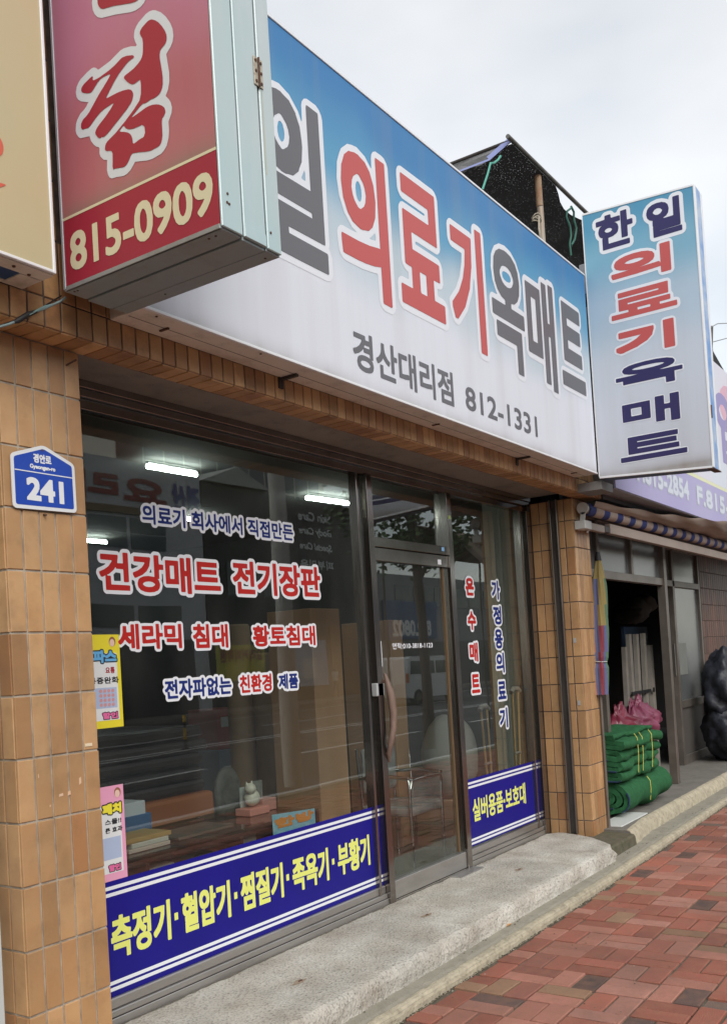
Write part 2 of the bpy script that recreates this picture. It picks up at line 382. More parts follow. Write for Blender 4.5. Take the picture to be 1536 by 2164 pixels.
pav = thing('brick_paving', (4, -1.5, GZ), kind='structure')
CX, CY = .247, .263
def kerb_y(x): return -.488+max(0, min(1, (x-4)/4))*.075
brick_meshes = {}
def brick_mesh(lx, ly):
    k = (round(lx, 3), round(ly, 3))
    if k not in brick_meshes:
        m = MB(); g = .006; hx, hy = lx/2-g, ly/2-g; c = .004
        vs = [(-hx, -hy, -.045), (hx, -hy, -.045), (hx, hy, -.045), (-hx, hy, -.045),
              (-hx, -hy, -c), (hx, -hy, -c), (hx, hy, -c), (-hx, hy, -c),
              (-hx+c, -hy+c, 0), (hx-c, -hy+c, 0), (hx-c, hy-c, 0), (-hx+c, hy-c, 0)]
        fs = [(8, 9, 10, 11)]+[(a, (a+1) % 4, 4+(a+1) % 4, 4+a) for a in range(4)]+[(4+a, 4+(a+1) % 4, 8+(a+1) % 4, 8+a) for a in range(4)]
        m.add(vs, fs); brick_meshes[k] = m.mesh('brick', M_BRICK)
    return brick_meshes[k]
def pix(p):
    d = Vector(p)-CAM; z = d.dot(FW)
    return (PX+FOC*d.dot(RT)/z, PY-FOC*d.dot(UP)/z, z) if z > .05 else (-9999, -9999, z)
cells = []
for i in range(-24, 60):
    for j in range(-14, 4):
        x0, y0 = 2.08+i*CX, -1.181+j*CY
        for h in (0, 1):
            if (i+j) % 2: b = [x0+h*CX/2, x0+(h+1)*CX/2, y0, y0+CY]
            else: b = [x0, x0+CX, y0+h*CY/2, y0+(h+1)*CY/2]
            ky = kerb_y(b[0])
            if b[2] > ky-.04 or b[2] < -4.3: continue
            b[3] = min(b[3], ky-.012+random.uniform(-.012, .004)); b[2] = max(b[2], -4.34)
            u, v, z = pix(((b[0]+b[1])/2, (b[2]+b[3])/2, GZ))
            cells.append((b, -20 < u < 1560 and -20 < v < 2190, z))
near = sorted([c for c in cells if c[1]], key=lambda c: c[2])[:296]
ids = set(id(c) for c in near); rest = MB(); rnd = random.Random(3)
for c in cells:
    b = c[0]; dz = rnd.uniform(-.005, .004); tx, ty = rnd.gauss(0, .010), rnd.gauss(0, .010)
    if id(c) in ids:
        o = bpy.data.objects.new('brick', brick_mesh(b[1]-b[0], b[3]-b[2])); COL.objects.link(o)
        o.location = ((b[0]+b[1])/2, (b[2]+b[3])/2, GZ+dz); o.rotation_euler = (tx, ty, rnd.gauss(0, .006)); attach(o, pav)
    else:
        g = .006; z = GZ+dz; k = .004
        x0, x1, y0, y1 = b[0]+g, b[1]-g, b[2]+g, b[3]-g
        rest.add([(x0, y0, z-.03), (x1, y0, z-.03), (x1, y1, z-.03), (x0, y1, z-.03), (x0+k, y0+k, z), (x1-k, y0+k, z), (x1-k, y1-k, z), (x0+k, y1-k, z)],
                 [(4, 5, 6, 7)]+[(a, (a+1) % 4, 4+(a+1) % 4, 4+a) for a in range(4)])
rest.build('brick_field', M_BRICKI, pav, kind='stuff')

# rough strip builder: a profile swept along X with noise, used for kerb and step
def sweep(profile, x0, x1, n, amp=.004, fx=None, smooth=False, sc=9):
    mb = MB(); vs = []; m = len(profile)
    for i in range(n+1):
        x = x0+(x1-x0)*i/n
        for k, (y, z, a) in enumerate(profile):
            q = Vector((x*sc, y*sc*1.3, z*sc*1.7)); d = noise.noise(q)+.6*noise.noise(q*2.7)+.4*noise.noise(q*6)
            e = noise.noise(q+Vector((9, 4, 2)))+.6*noise.noise(q*3.1)
            yy = y+(fx(x) if fx else 0)
            vs.append((x, yy+d*amp*a, z+e*amp*a*.7))
    fs = [(i*m+k, (i+1)*m+k, (i+1)*m+k+1, i*m+k+1) for i in range(n) for k in range(m-1)]
    mb.add(vs, fs, smooth); mb.add(vs[:m], [tuple(range(m))[::-1]]); mb.add(vs[-m:], [tuple(range(m))])
    return mb
def kshift(x): return kerb_y(x)+.488
sweep([(-.496, GZ-.1, 0), (-.494, GZ+.02, .6), (-.488, GZ+.034, 1)], -4, 14, 360, .006, kshift).build('kerb_edge_strip', M_KERBE, None, kind='structure')
sweep([(-.488, GZ+.034, 1), (-.475, GZ+.043, 1), (-.452, GZ+.046, 1), (-.448, GZ+.030, .5), (-.40, GZ+.044, .5), (-.3, GZ+.046, .5), (-.16, GZ+.046, .5), (.1, GZ+.046, 0), (.1, GZ-.1, 0)], -4, 14, 360, .006, kshift).build('kerb', M_KERB, None, kind='structure')
# the lighter worn lip along the kerb
sweep([(-.4885, GZ+.036, 1), (-.478, GZ+.0455, 1), (-.455, GZ+.049, 1), (-.440, GZ+.047, 1)], -4, 14, 500, .006, kshift).build('kerb_lip', M_KERBE, None, kind='structure')
# concrete step in front of the shop, rough front and broken right end
SZ = -1.757
def step_front(x):
    t = max(0, (x-4.15)/.6); return .0 - .03*min(1, max(0, (x-2)/2.5)) + (.20*t*t if t > 0 else 0)
prof = [(-.338, -1.885, 0), (-.335, -1.86, .8), (-.335, -1.83, 1), (-.330, -1.80, 1.2), (-.318, -1.775, 1.2), (-.30, -1.763, 1), (-.27, -1.759, .8), (-.2, SZ, .5), (-.05, SZ, .3), (.1, SZ, .2), (.3, SZ, .1), (.52, SZ, 0), (.52, -1.9, 0)]
vs = []; n = 300; mb = MB(); m = len(prof)
for i in range(n+1):
    x = -.9+(5.0+.9)*i/n
    for k, (y, z, a) in enumerate(prof):
        q = Vector((x*9, y*12, z*15)); d = noise.noise(q)+.6*noise.noise(q*2.7)+.5*noise.noise(q*6)
        yy = y; xx = x
        if x > 4.45 and y < .35:                        # the right end bends back towards the pillar
            t = (x-4.45)/.55; xx = x+(.3*t*(y+.34)/.7 if t > 0 else 0)-.18*t*max(0, -y)/.34
        ra = 1+1.8*max(0, min(1, (x-4.3)/.4)); vs.append((xx, yy+d*.009*a*ra, z+noise.noise(q*1.3)*.006*a*ra))
mb.add(vs, [(i*m+k, (i+1)*m+k, (i+1)*m+k+1, i*m+k+1) for i in range(n) for k in range(m-1)], False); mb.add(vs[-m:], [tuple(range(m))])
mb.build('concrete_step', M_CONC, None, kind='structure')
hole = mat('rust_hole', (.05, .03, .02, 1), .9); stain = mat('rust_stain', (.26, .17, .11, 1), .9, col2=(.36, .30, .23, 1), nscale=60, nmix=1)
for (u, v) in ((632, 2075), (900, 1935), (1096, 1838)):
    p = at(u, v, 2, SZ+.0006)
    st = thing('anchor_stub', p, {632: 'rusty cut-off anchor hole in the concrete step, nearest to the camera', 900: 'rusty cut-off anchor hole in the step in front of the glass door', 1096: 'rusty cut-off anchor hole in the step below the right shop window'}[u], 'anchor stub', 'rusty anchor stubs set in the concrete step')
    a = [(p.x+.052*math.cos(t)*(1+.3*math.sin(3*t+u)), p.y+.018*math.sin(t)*(1+.3*math.cos(2*t+u)), SZ+.0022) for t in np.linspace(0, 6.2, 14)]
    MB().add(a, [tuple(range(14))]).build('rust_stain', stain, st)
    MB().lathe((p.x+.012, p.y, SZ-.001), [(.016, 0), (.017, .006), (.010, .0065), (.008, .001), (0, .001)], 8, sy=.45).build('rusty_ring', M_IRON, st)
# dark mossy block between the step and the next shop, and the next shop's threshold
m_ = sweep([(-.285, -1.885, 0), (-.275, -1.80, 1), (-.262, -1.782, .6), (-.09, -1.776, .4), (.04, -1.776, .2), (.04, -1.9, 0)], 4.83, 5.5, 30, .008)
m_.build('mossy_block', M_MOSS, None, kind='structure')
sweep([(-.215, -1.885, 0), (-.205, -1.83, 1), (-.19, -1.795, 1), (-.165, -1.765, 1), (-.13, -1.758, .6), (-.02, SZ, .3), (.2, SZ, .2), (1.5, SZ, 0), (1.5, -1.9, 0)], 5.505, 14, 160, .008,
      fx=lambda x: -.06*max(0, 1-(x-5.5)/.6) + .05*max(0, (x-6)/4)).build('next_threshold', mat('threshold_concrete', (.22, .205, .18, 1), .9, col2=(.15, .14, .12, 1), nscale=5, nmix=1, bump=1.5, bscale=80, dirt=(.09, .08, .07, 1), dscale=12), None, kind='structure')
sweep([(-.219, -1.875, 1), (-.209, -1.83, 1), (-.194, -1.792, 1), (-.168, -1.760, 1), (-.14, -1.753, .6)], 5.507, 14, 160, .008,
      fx=lambda x: -.06*max(0, 1-(x-5.5)/.6) + .05*max(0, (x-6)/4)).build('next_threshold_edge', M_KERBE, None, kind='structure')
bx('tiled_slab', mat('pale_slab', (.62, .63, .60, 1), .5), None, 5.62, 6.35, -.12, .1, SZ, SZ+.012, .003, kind='structure')
# grit, leaf bits and moss in the joint along the kerb
gr = MB(); rg = random.Random(9)
for _ in range(2600):
    x = rg.uniform(.6, 10); y = kerb_y(x)-.012+rg.gauss(0, .010) if rg.random() < .8 else rg.uniform(-1.6, kerb_y(x)); r = rg.uniform(.0015, .006)
    if rg.random() < .04: y = -.335+rg.gauss(0, .02); z = GZ+.047
    else: z = GZ-.003 if y < kerb_y(x) else GZ+.02
    h = r*.7
    gr.add([(x-r, y-r*.6, z), (x+r*.8, y-r, z), (x+r, y+r*.7, z), (x-r*.5, y+r, z), (x+r*.1, y, z+h)], [(0, 1, 4), (1, 2, 4), (2, 3, 4), (3, 0, 4)])
gr.build('grit', mat('grit_mix', '#555555', .95, island=True, rand=[(0, (.06, .05, .035, 1)), (.5, (.05, .06, .025, 1)), (.7, (.14, .11, .08, 1)), (.93, (.4, .38, .33, 1))]), None, kind='stuff')
p = at(1075, 1955, 2, GZ+.05)
lf = MB().add([(p.x-.035, p.y, p.z), (p.x, p.y-.010, p.z+.006), (p.x+.04, p.y+.002, p.z+.002), (p.x+.005, p.y+.013, p.z+.004), (p.x-.035, p.y, p.z-.001), (p.x, p.y-.010, p.z+.004), (p.x+.04, p.y+.002, p.z), (p.x+.005, p.y+.013, p.z+.002)], [(0, 1, 2, 3), (7, 6, 5, 4)])
lf.build('fallen_leaf', mat('dry_leaf', (.55, .28, .09, 1), .7), None, label='single dry orange leaf lying on the kerb beside the step', cat='leaf')

# soft contact shade along the sill foot, painted as a ragged dark strip
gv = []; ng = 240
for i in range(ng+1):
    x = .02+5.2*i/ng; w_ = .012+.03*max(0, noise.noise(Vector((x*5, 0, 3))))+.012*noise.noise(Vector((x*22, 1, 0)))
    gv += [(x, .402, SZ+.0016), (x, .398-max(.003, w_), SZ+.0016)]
MB().add(gv, [(2*i, 2*i+1, 2*i+3, 2*i+2) for i in range(ng)]).build('sill_shade', mat('shade_strip', (.10, .088, .07, 1), .95, col2=(.20, .18, .15, 1), nscale=40, nmix=1, bump=1), None, kind='structure')
# ------------------------------------------------------------------ tiled pillars and beam
TP, TH = .0765, .235                                     # tile pitch
def tile_mesh(w, h, axis, m, name='tile'):
    """glazed wall tile with chamfered edges, facing -Y (axis y), -X (axis x) or -Z (axis z), pivot at its centre"""
    mb = MB(); c = .0022; t = .007; a, b = w/2, h/2
    P = [(-a, -b, 0), (a, -b, 0), (a, b, 0), (-a, b, 0), (-a, -b, t-c), (a, -b, t-c), (a, b, t-c), (-a, b, t-c), (-a+c, -b+c, t), (a-c, -b+c, t), (a-c, b-c, t), (-a+c, b-c, t)]
    f3 = {'y': lambda p: (p[0], -p[2], p[1]), 'x': lambda p: (-p[2], -p[0], p[1]), 'z': lambda p: (p[0], p[1]*-1, -p[2])}[axis]
    mb.add([f3(p) for p in P], [(8, 9, 10, 11)]+[(k, (k+1) % 4, 4+(k+1) % 4, 4+k) for k in range(4)]+[(4+k, 4+(k+1) % 4, 8+(k+1) % 4, 8+k) for k in range(4)])
    return mb.mesh(name, m)
def tile_at(me, loc, parent, tilt=.004, name='tile'):
    o = bpy.data.objects.new(name, me); COL.objects.link(o); o.location = loc
    o.rotation_euler = (random.gauss(0, tilt), random.gauss(0, tilt), random.gauss(0, tilt)); attach(o, parent); return o
ROWS = [(4-k)*TH for k in range(-1, 14)]                 # joints: 1.175 ... -1.88
g = .0085
def rows(z0, z1):
    out = []
    js = [(4-k)*TH for k in range(-2, 15)]
    for a, b in zip(js[1:], js[:-1]):
        lo, hi = max(a, z0), min(b, z1)
        if hi-lo > .03: out.append((lo+g/2*(lo == a), hi-g/2*(hi == b)))
    return out
lp = thing('tiled_pillar', (-.19, .2, GZ), 'ochre tiled pillar at the left edge carrying the blue number plate', 'pillar')
bx('pillar_core', M_GROUT, lp, -.379, -.006, .0045, .60, GZ-.05, 1.134)
PW = .385/5
for (lo, hi) in rows(GZ, 1.128):
    me = tile_mesh(PW-g, hi-lo, 'y', M_TILE)
    for c in range(5): tile_at(me, (-.385+PW*(c+.5), .006, (lo+hi)/2), lp)
    me = tile_mesh(TP-g, hi-lo, 'x', M_TILED if 0 else M_TILE)
    for c in range(5): tile_at(me, (-.378, .004+TP*(c+.5), (lo+hi)/2), lp)
mk1 = MB().box(-.071, -.036, -.0035, -.0015, -.452, -.440); mk1.build('tape_scrap', mat('old_tape', (.72, .6, .42, 1), .7), lp)
mk2 = MB()
for (u, v, w, h) in ((130, 1680, 14, 8), (147, 1676, 10, 12), (170, 1650, 8, 20), (82, 1640, 3, 12), (107, 1703, 4, 6)):
    p = at(u, v, 1, -.0022); s = .00155
    mk2.add([(p.x-w*s/2, -.0022, p.z-h*s/2), (p.x+w*s/2, -.0022, p.z-h*s*.3), (p.x+w*s*.4, -.0022, p.z+h*s/2), (p.x-w*s*.4, -.0022, p.z+h*s*.35)], [(0, 1, 2, 3)])
mk2.build('paint_smear', mat('smear', (.66, .45, .30, 1), .6), lp)
MB().tube([(-.066, .002, 1.069), (-.050, -.045, 1.085)], .004, 6).build('nail', M_IRON, lp)
for i, z in enumerate((.705, .455)): MB().tube([(-.213+.003*i, -.001, z), (-.213+.003*i, -.016, z-.003)], .0045, 6).build('plate_screw', M_IRON, lp)
rpil = thing('tiled_pillar', (5.44, .2, GZ), 'ochre tiled pillar right of the shop window with a steel shutter rail on its side', 'pillar')
bx('pillar_core', M_GROUTD, rpil, 5.2645, 5.616, .0045, .60, GZ-.05, 1.134)
PW2 = .36/5
for (lo, hi) in rows(SZ-.05, 1.128):
    me = tile_mesh(PW2-g*.8, hi-lo, 'y', M_TILE)
    for c in range(5): tile_at(me, (5.26+PW2*(c+.5), .006, (lo+hi)/2), rpil, .008)
    me = tile_mesh(TP-g*.8, hi-lo, 'x', M_TILE)
    for c in range(5): tile_at(me, (5.266, .004+TP*(c+.5)+(.003 if c else 0), (lo+hi)/2), rpil, .008)
for (u, v) in ((1214, 1353), (1223, 1485)):
    p = at(u, v, 0, 5.257); MB().box(5.2555, 5.257, p.y-.012, p.y+.012, p.z-.022, p.z+.018).build('sticker_scrap', mat('grey_scrap', (.38, .38, .37, 1), .7), rpil)
rail = thing('shutter_rail', (5.24, .16, SZ), 'dark grooved steel shutter rail running down the side of the right tiled pillar', 'rail')
MB().box(5.222, 5.262, .132, .142, SZ, 1.134, .002).box(5.222, 5.262, .192, .202, SZ, 1.134, .002).build('rail_flange', mat('rail_steel', (.33, .30, .27, 1), .35, .85, col2=(.16, .13, .11, 1), nscale=8, nmix=1, stretch=(1, 1, .3)), rail)
bx('rail_groove', M_DARKM, rail, 5.250, 5.2625, .142, .192, SZ, 1.134)
bm_ = thing('tiled_beam', (2.5, 0, 1.14), 'dark ochre tiled beam running over the shop window below the long sign', 'beam')
bx('beam_core', M_GROUTD, bm_, -3.2, 5.62, -.1355, .022, 1.1395, 3.0)
BP = .0752
x = -1.02; me1 = tile_mesh(BP-g, .108, 'y', M_TILED); me2 = tile_mesh(BP-g, .225, 'y', M_TILED); me3 = tile_mesh(BP-g*.7, .142, 'z', M_TILED)
while x < 5.58:
    tile_at(me1, (x+BP/2, -.134, 1.194), bm_, .012); tile_at(me3, (x+BP/2, -.062, 1.141), bm_, .012)
    if -.95 < x < .10:
        tile_at(me2, (x+BP/2, -.134, 1.367), bm_, .008)
        if -.55 < x < -.2:
            for q in range(4): tile_at(me2, (x+BP/2, -.134, 1.6+q*.234), bm_, .008)
    elif x >= .1: tile_at(me1, (x+BP/2, -.134, 1.31), bm_, .012)
    x += BP
bx('recess_soffit', M_SOFFIT, None, -.006, 5.2645, .022, .60, 1.186, 1.25, label='brown painted soffit above the shop window behind the tiled beam', cat='soffit')

# building body behind and above
body = thing('shop_building', (2.5, 4, GZ), 'low ochre tiled shop building with signs across its front', 'building')
MWALL = mat('render_wall', (.34, .31, .27, 1), .9, col2=(.27, .25, .22, 1), nscale=2, nmix=1)
bx('parapet_wall', MWALL, body, -3.2, 5.62, .03, .28, 1.26, 2.2)
bx('roof', MWALL, body, -3.2, 14.2, .28, 8, 1.30, 1.46)
bx('left_shop_wall', MWALL, body, -3.2, -.40, .62, .8, GZ, 1.14)

# ------------------------------------------------------------------ text
TEXTS = ['일', '의', '료', '기', '옥', '매', '트', '한', '경산대리점', '812-1331', '의료기 회사에서 직접만든', '건강매트', '전기장판', '세라믹', '침대', '황토침대', '전자파없는', '친환경', '제품',
         '측정기', '혈압기', '찜질기', '족욕기', '부황기', '실버용품·보호대', '연락:010-3818-1123', '온', '수', '가', '정', '용', '경안로', 'Gyeongan-ro', '241', '815-0909',
         'T.815-2854', 'F.815-2000', '업', '파스', '요통', '통증완화', '할인', '패치', '한방', '경산', '요리커피학원', 'Skin Care', 'Body Care', 'Special Care', '피부미용', '812.0802', '당', '세', '요', '스물!!', '큰 효과']
glyphs(TEXTS); T = _TX
GREY = mat('sign_grey', (.125, .125, .135, 1), .35); RED = mat('sign_red', (.52, .10, .095, 1), .4, spec=.3); PALE = mat('sign_outline', (.74, .76, .80, 1), .35)
NAVY = mat('sign_navy', (.035, .03, .11, 1), .4, spec=.3)
VRED = mat('vinyl_red', (.50, .022, .018, 1), .5, spec=.25); VBLUE = mat('vinyl_blue', (.012, .028, .18, 1), .5, spec=.25); VWHITE = mat('vinyl_white', (.82, .84, .87, 1), .45)
VYEL = mat('vinyl_yellow', (.80, .84, .20, 1), .45); VBAND = mat('vinyl_band_blue', (.010, .009, .20, 1), .45, col2=(.013, .010, .23, 1), nscale=2, spec=.25)
CREAM = mat('sign_cream', (.66, .60, .40, 1), .4)

def sign_face(name, axis_map, top, bot, stops, nz=.12):
    """printed vertical colour wash: stops are (world z, colour)"""
    m = bpy.data.materials.new(name); m.use_nodes = True; t = m.node_tree; N = t.nodes.new; L = t.links.new; bs = t.nodes['Principled BSDF']
    g_ = N('ShaderNodeNewGeometry'); sx = N('ShaderNodeSeparateXYZ'); L(g_.outputs['Position'], sx.inputs[0])
    nn = N('ShaderNodeTexNoise'); nn.inputs['Scale'].default_value = 1.1; nn.inputs['Detail'].default_value = 2; L(g_.outputs['Position'], nn.inputs['Vector'])
    ma = N('ShaderNodeMath'); ma.operation = 'MULTIPLY_ADD'; ma.inputs[1].default_value = nz*4; ma.inputs[2].default_value = -nz*2; L(nn.outputs[0], ma.inputs[0])
    aa = N('ShaderNodeMath'); aa.operation = 'ADD'; L(sx.outputs[2], aa.inputs[0]); L(ma.outputs[0], aa.inputs[1])
    mr = N('ShaderNodeMapRange'); mr.inputs[1].default_value = bot; mr.inputs[2].default_value = top; L(aa.outputs[0], mr.inputs[0])
    cr = N('ShaderNodeValToRGB'); cr.color_ramp.interpolation = 'EASE'; els = cr.color_ramp.elements
    for i, (z, c) in enumerate(stops):
        q_ = (z-bot)/(top-bot); e = els[i] if i < 2 else els.new(q_); e.position = q_; e.color = c
    L(mr.outputs[0], cr.inputs[0])
    # faint grime creeping up from the lower edge and a few streaks
    n2 = N('ShaderNodeTexNoise'); n2.inputs['Scale'].default_value = 5; n2.inputs['Detail'].default_value = 6
    mp_ = N('ShaderNodeMapping'); mp_.inputs['Scale'].default_value = (1, 1, .25); L(g_.outputs['Position'], mp_.inputs[0]); L(mp_.outputs[0], n2.inputs['Vector'])
    e1 = N('ShaderNodeMapRange'); e1.inputs[1].default_value = bot+.13; e1.inputs[2].default_value = bot; L(sx.outputs[2], e1.inputs[0])
    pw = N('ShaderNodeMath'); pw.operation = 'POWER'; pw.inputs[1].default_value = 3; L(e1.outputs[0], pw.inputs[0])
    e2 = N('ShaderNodeMath'); e2.operation = 'MULTIPLY'; L(pw.outputs[0], e2.inputs[0]); L(n2.outputs[0], e2.inputs[1])
    mx = N('ShaderNodeMix'); mx.data_type = 'RGBA'; L(e2.outputs[0], mx.inputs['Factor']); L(cr.outputs[0], mx.inputs[6]); mx.inputs[7].default_value = (.22, .18, .13, 1)
    n5 = N('ShaderNodeTexNoise'); n5.inputs['Scale'].default_value = 7; n5.inputs['Detail'].default_value = 6; m5 = N('ShaderNodeMapping'); m5.inputs['Scale'].default_value = (1, 1, .06); L(g_.outputs['Position'], m5.inputs[0]); L(m5.outputs[0], n5.inputs['Vector'])
    r5 = N('ShaderNodeMapRange'); r5.inputs[1].default_value = .45; r5.inputs[2].default_value = .75; r5.inputs[4].default_value = .16; L(n5.outputs[0], r5.inputs[0])
    x5 = N('ShaderNodeMix'); x5.data_type = 'RGBA'; L(r5.outputs[0], x5.inputs['Factor']); L(mx.outputs[2], x5.inputs[6]); x5.inputs[7].default_value = (.33, .31, .28, 1); mx = x5
    b5 = N('ShaderNodeBump'); b5.inputs['Strength'].default_value = .25; b5.inputs['Distance'].default_value = .02; L(nn.outputs[0], b5.inputs['Height']); L(b5.outputs[0], bs.inputs['Normal'])
    L(mx.outputs[2], bs.inputs['Base Color']); bs.inputs['Roughness'].default_value = .4; bs.inputs['Specular IOR Level'].default_value = .3
    return m
W0, BL, BL2, BG = (.70, .72, .78, 1), (.045, .20, .44, 1), (.11, .33, .52, 1), (.50, .59, .65, 1)

# long sign
ls = thing('long_fascia_sign', (2.5, -.24, 1.26), 'long blue and white fascia sign with large grey and red Korean lettering over the shop', 'sign')
SY0, SX0, SX1, SB, ST = -.335, .046, 4.99, 1.247, 2.90
face = sign_face('long_sign_print', None, ST, SB, [(SB, W0), (1.70, W0), (2.05, BG), (2.42, BL2), (2.80, BL)])
bx('sign_face', face, ls, SX0+.012, SX1-.002, SY0, SY0+.01, SB+.012, ST-.012)
bx('sign_tray', M_BEIGEM, ls, SX0, SX1, SY0+.010, -.142, SB, ST, .003)
MB().box(SX0, SX1, SY0-.006, SY0+.0095, SB-.002, SB+.0115, .002).box(SX0, SX1, SY0-.006, SY0+.0095, ST-.0115, ST+.004, .002).box(SX0, SX0+.0115, SY0-.005, SY0+.0095, SB+.012, ST-.012).build('trim', M_WHITEP, ls)
bx('tray_seam', mat('seam', (.16, .13, .11, 1), .7), ls, SX0+.02, SX1, -.232, -.229, SB-.0012, SB+.01)
def big(ch, a0, a1, b0, b1, m, w=.016, ow=.047):
    s = fit(T[ch], a0, a1, b0, b1, w); BIG.append(s)
    letters('lettering', s, w, .008, on_y(SY0-.0024), m, ls)
GD = GREY; BIG = []
big('한', .22, .68, 1.77, 2.59, GD); big('일', .83, 1.325, 1.765, 2.585, GD, .026)
big('의', 1.455, 1.92, 1.763, 2.575, RED, .024); big('료', 2.03, 2.535, 1.833, 2.60, RED, .022); big('기', 2.635, 3.085, 1.77, 2.585, RED, .022)
big('옥', 3.20, 3.71, 1.757, 2.59, GD, .024); big('매', 3.76, 4.27, 1.76, 2.575, GD, .020); big('트', 4.375, 4.86, 1.86, 2.53, GD, .028)
letters('lettering_outline', cat_seg(BIG), .062, .011, on_y(SY0-.0012), PALE, ls)
s = fit(T['경산대리점'], 1.50, 2.575, 1.336, 1.548, .006)
letters('subtitle_lettering', s, .006, .004, on_y(SY0-.0016), GD, ls)
s = fit(T['812-1331'], 2.726, 3.825, 1.353, 1.51, .008); letters('phone_lettering', s, .0045, .004, on_y(SY0-.0016), GD, ls)
for (u0, v0, u1, v1, sc) in ((345, 697, 375, 690, .5), (583, 806, 627, 790, 1), (917, 899, 938, 895, .5), (1080, 975, 1118, 962, 1), (1208, 1001, 1226, 998, .5)):
    p0 = at(u0, v0, 2, SB-.006); p1 = at(u1, v1, 2, SB-.006); xx = (p0.x+p1.x)/2
    br = MB(); w = .011*sc
    br.box(xx-w, xx+w, -.245 if sc > .9 else -.25, -.136 if sc > .9 else -.20, SB-.014*sc, SB-.001)
    if sc > .9: br.box(xx-w*2, xx+w*.8, -.150, -.136, SB-.055, SB+.005)
    br.build('bracket', M_IRON if sc < .9 else M_DARKM, ls)
for u, v in ((331, 669), (902, 965), (551, 748)):
    p = at(u, v, 2, SB-.001); MB().lathe((p.x, p.y, SB-.004), [(0, 0), (.0055, .001), (.006, .004)], 8).build('screw', M_IRON, ls)

# projecting sign on the right: tilted slightly down towards its tip
rs = thing('projecting_sign', (5.12, -.35, 1.225), 'upright blue and white projecting sign at the right end of the long sign', 'sign')
RB, RTOP, RY0, RY1, RX0, RX1 = 1.215, 3.405, -.345, -1.25, 5.012, 5.225
MBLUE = mat('blue_enamel', (.10, .27, .62, 1), .4, col2=(.45, .55, .68, 1), nscale=6, nmix=.5, dirt=(.45, .38, .3, 1), dscale=9, dirtmix=.3)
face2 = sign_face('projecting_sign_print', None, RTOP, RB, [(RB, (.56, .585, .645, 1)), (2.0, (.56, .61, .68, 1)), (2.55, (.42, .53, .63, 1)), (3.0, (.19, .40, .53, 1)), (3.35, (.085, .29, .45, 1))], .07)
SL = .052
def sh(mb):                                              # the box hangs a little lower at its tip
    mb.v = [(x, y, z-(RY0-y)*SL*(1.25-.25*(z-RB)/(RTOP-RB))) for x, y, z in mb.v]; return mb
sh(MB().box(RX0, RX0+.008, RY1+.014, RY0-.004, RB+.012, RTOP-.012)).build('sign_face', face2, rs)
sh(MB().box(RX0+.0085, RX1-.008, RY1+.012, RY0, RB+.004, RTOP-.004)).build('sign_tray', mat('blue_underside', (.08, .14, .24, 1), .5, dirt=(.3, .3, .3, 1)), rs)
tr = MB()
tr.box(RX0-.004, RX0+.034, RY1, RY1+.0138, RB, RTOP, .002).box(RX0-.004, RX0+.016, RY1+.014, RY0, RB-.004, RB+.0118, .001).box(RX0-.004, RX0+.016, RY1+.014, RY0, RTOP-.0118, RTOP+.004, .001).box(RX0-.003, RX0+.008, RY0-.0035, RY0+.0045, RB+.012, RTOP-.012)
tr.box(RX1-.045, RX1, RY1, RY1+.0138, RB, RTOP, .002)
sh(tr).build('trim', M_WHITEP, rs)
sh(MB().box(RX0+.0345, RX1-.0455, RY1+.002, RY1+.0118, RB, RTOP)).build('end_plate', MBLUE, rs)
sh(MB().box(RX0+.026, RX0+.046, RY1-.006, RY1+.0, 1.60, 1.70, .001)).build('hinge', M_IRON, rs)
sh(MB().box(RX0+.0, RX1, RY1-.004, RY1+.05, RB-.012, RB-.0045, .002)).build('rusty_corner', M_IRON, rs)
bx('mount', M_DARKM, rs, 5.04, 5.18, RY0+.001, -.137, 1.5, 1.56); bx('mount', M_DARKM, rs, 5.04, 5.18, RY0+.001, -.137, 2.7, 2.76)
bx('mount_box', mat('grey_box', (.20, .19, .18, 1), .6), rs, 5.04, 5.32, -.345, -.137, 1.13, 1.2)
def rtext(ch, y0, y1, z0, z1, m, w=.008, ow=.03):
    s = fit(T[ch], -y0, -y1, z0, z1, w)
    f = lambda d: (lambda p: (RX0-d, -p[0], p[1]))
    a = letters('lettering_outline', s, w+ow, .008, f(.0012), PALE, rs); b = letters('lettering', s, w, .0055, f(.0024), m, rs)
rtext('한', -.455, -.757, 3.055, 3.335, NAVY, .012); rtext('일', -.868, -1.139, 3.035, 3.315, NAVY, .012)
rtext('의', -.555, -1.035, 2.75, 2.98, RED, .015, .024); rtext('료', -.535, -1.062, 2.465, 2.675, RED, .012, .024); rtext('기', -.555, -1.025, 2.15, 2.375, RED, .018, .018)
rtext('옥', -.535, -1.068, 1.88, 2.085, NAVY, .009, .012); rtext('매', -.57, -1.026, 1.575, 1.79, NAVY, .013, .008); rtext('트', -.533, -1.062, 1.305, 1.50, NAVY, .012, .008)

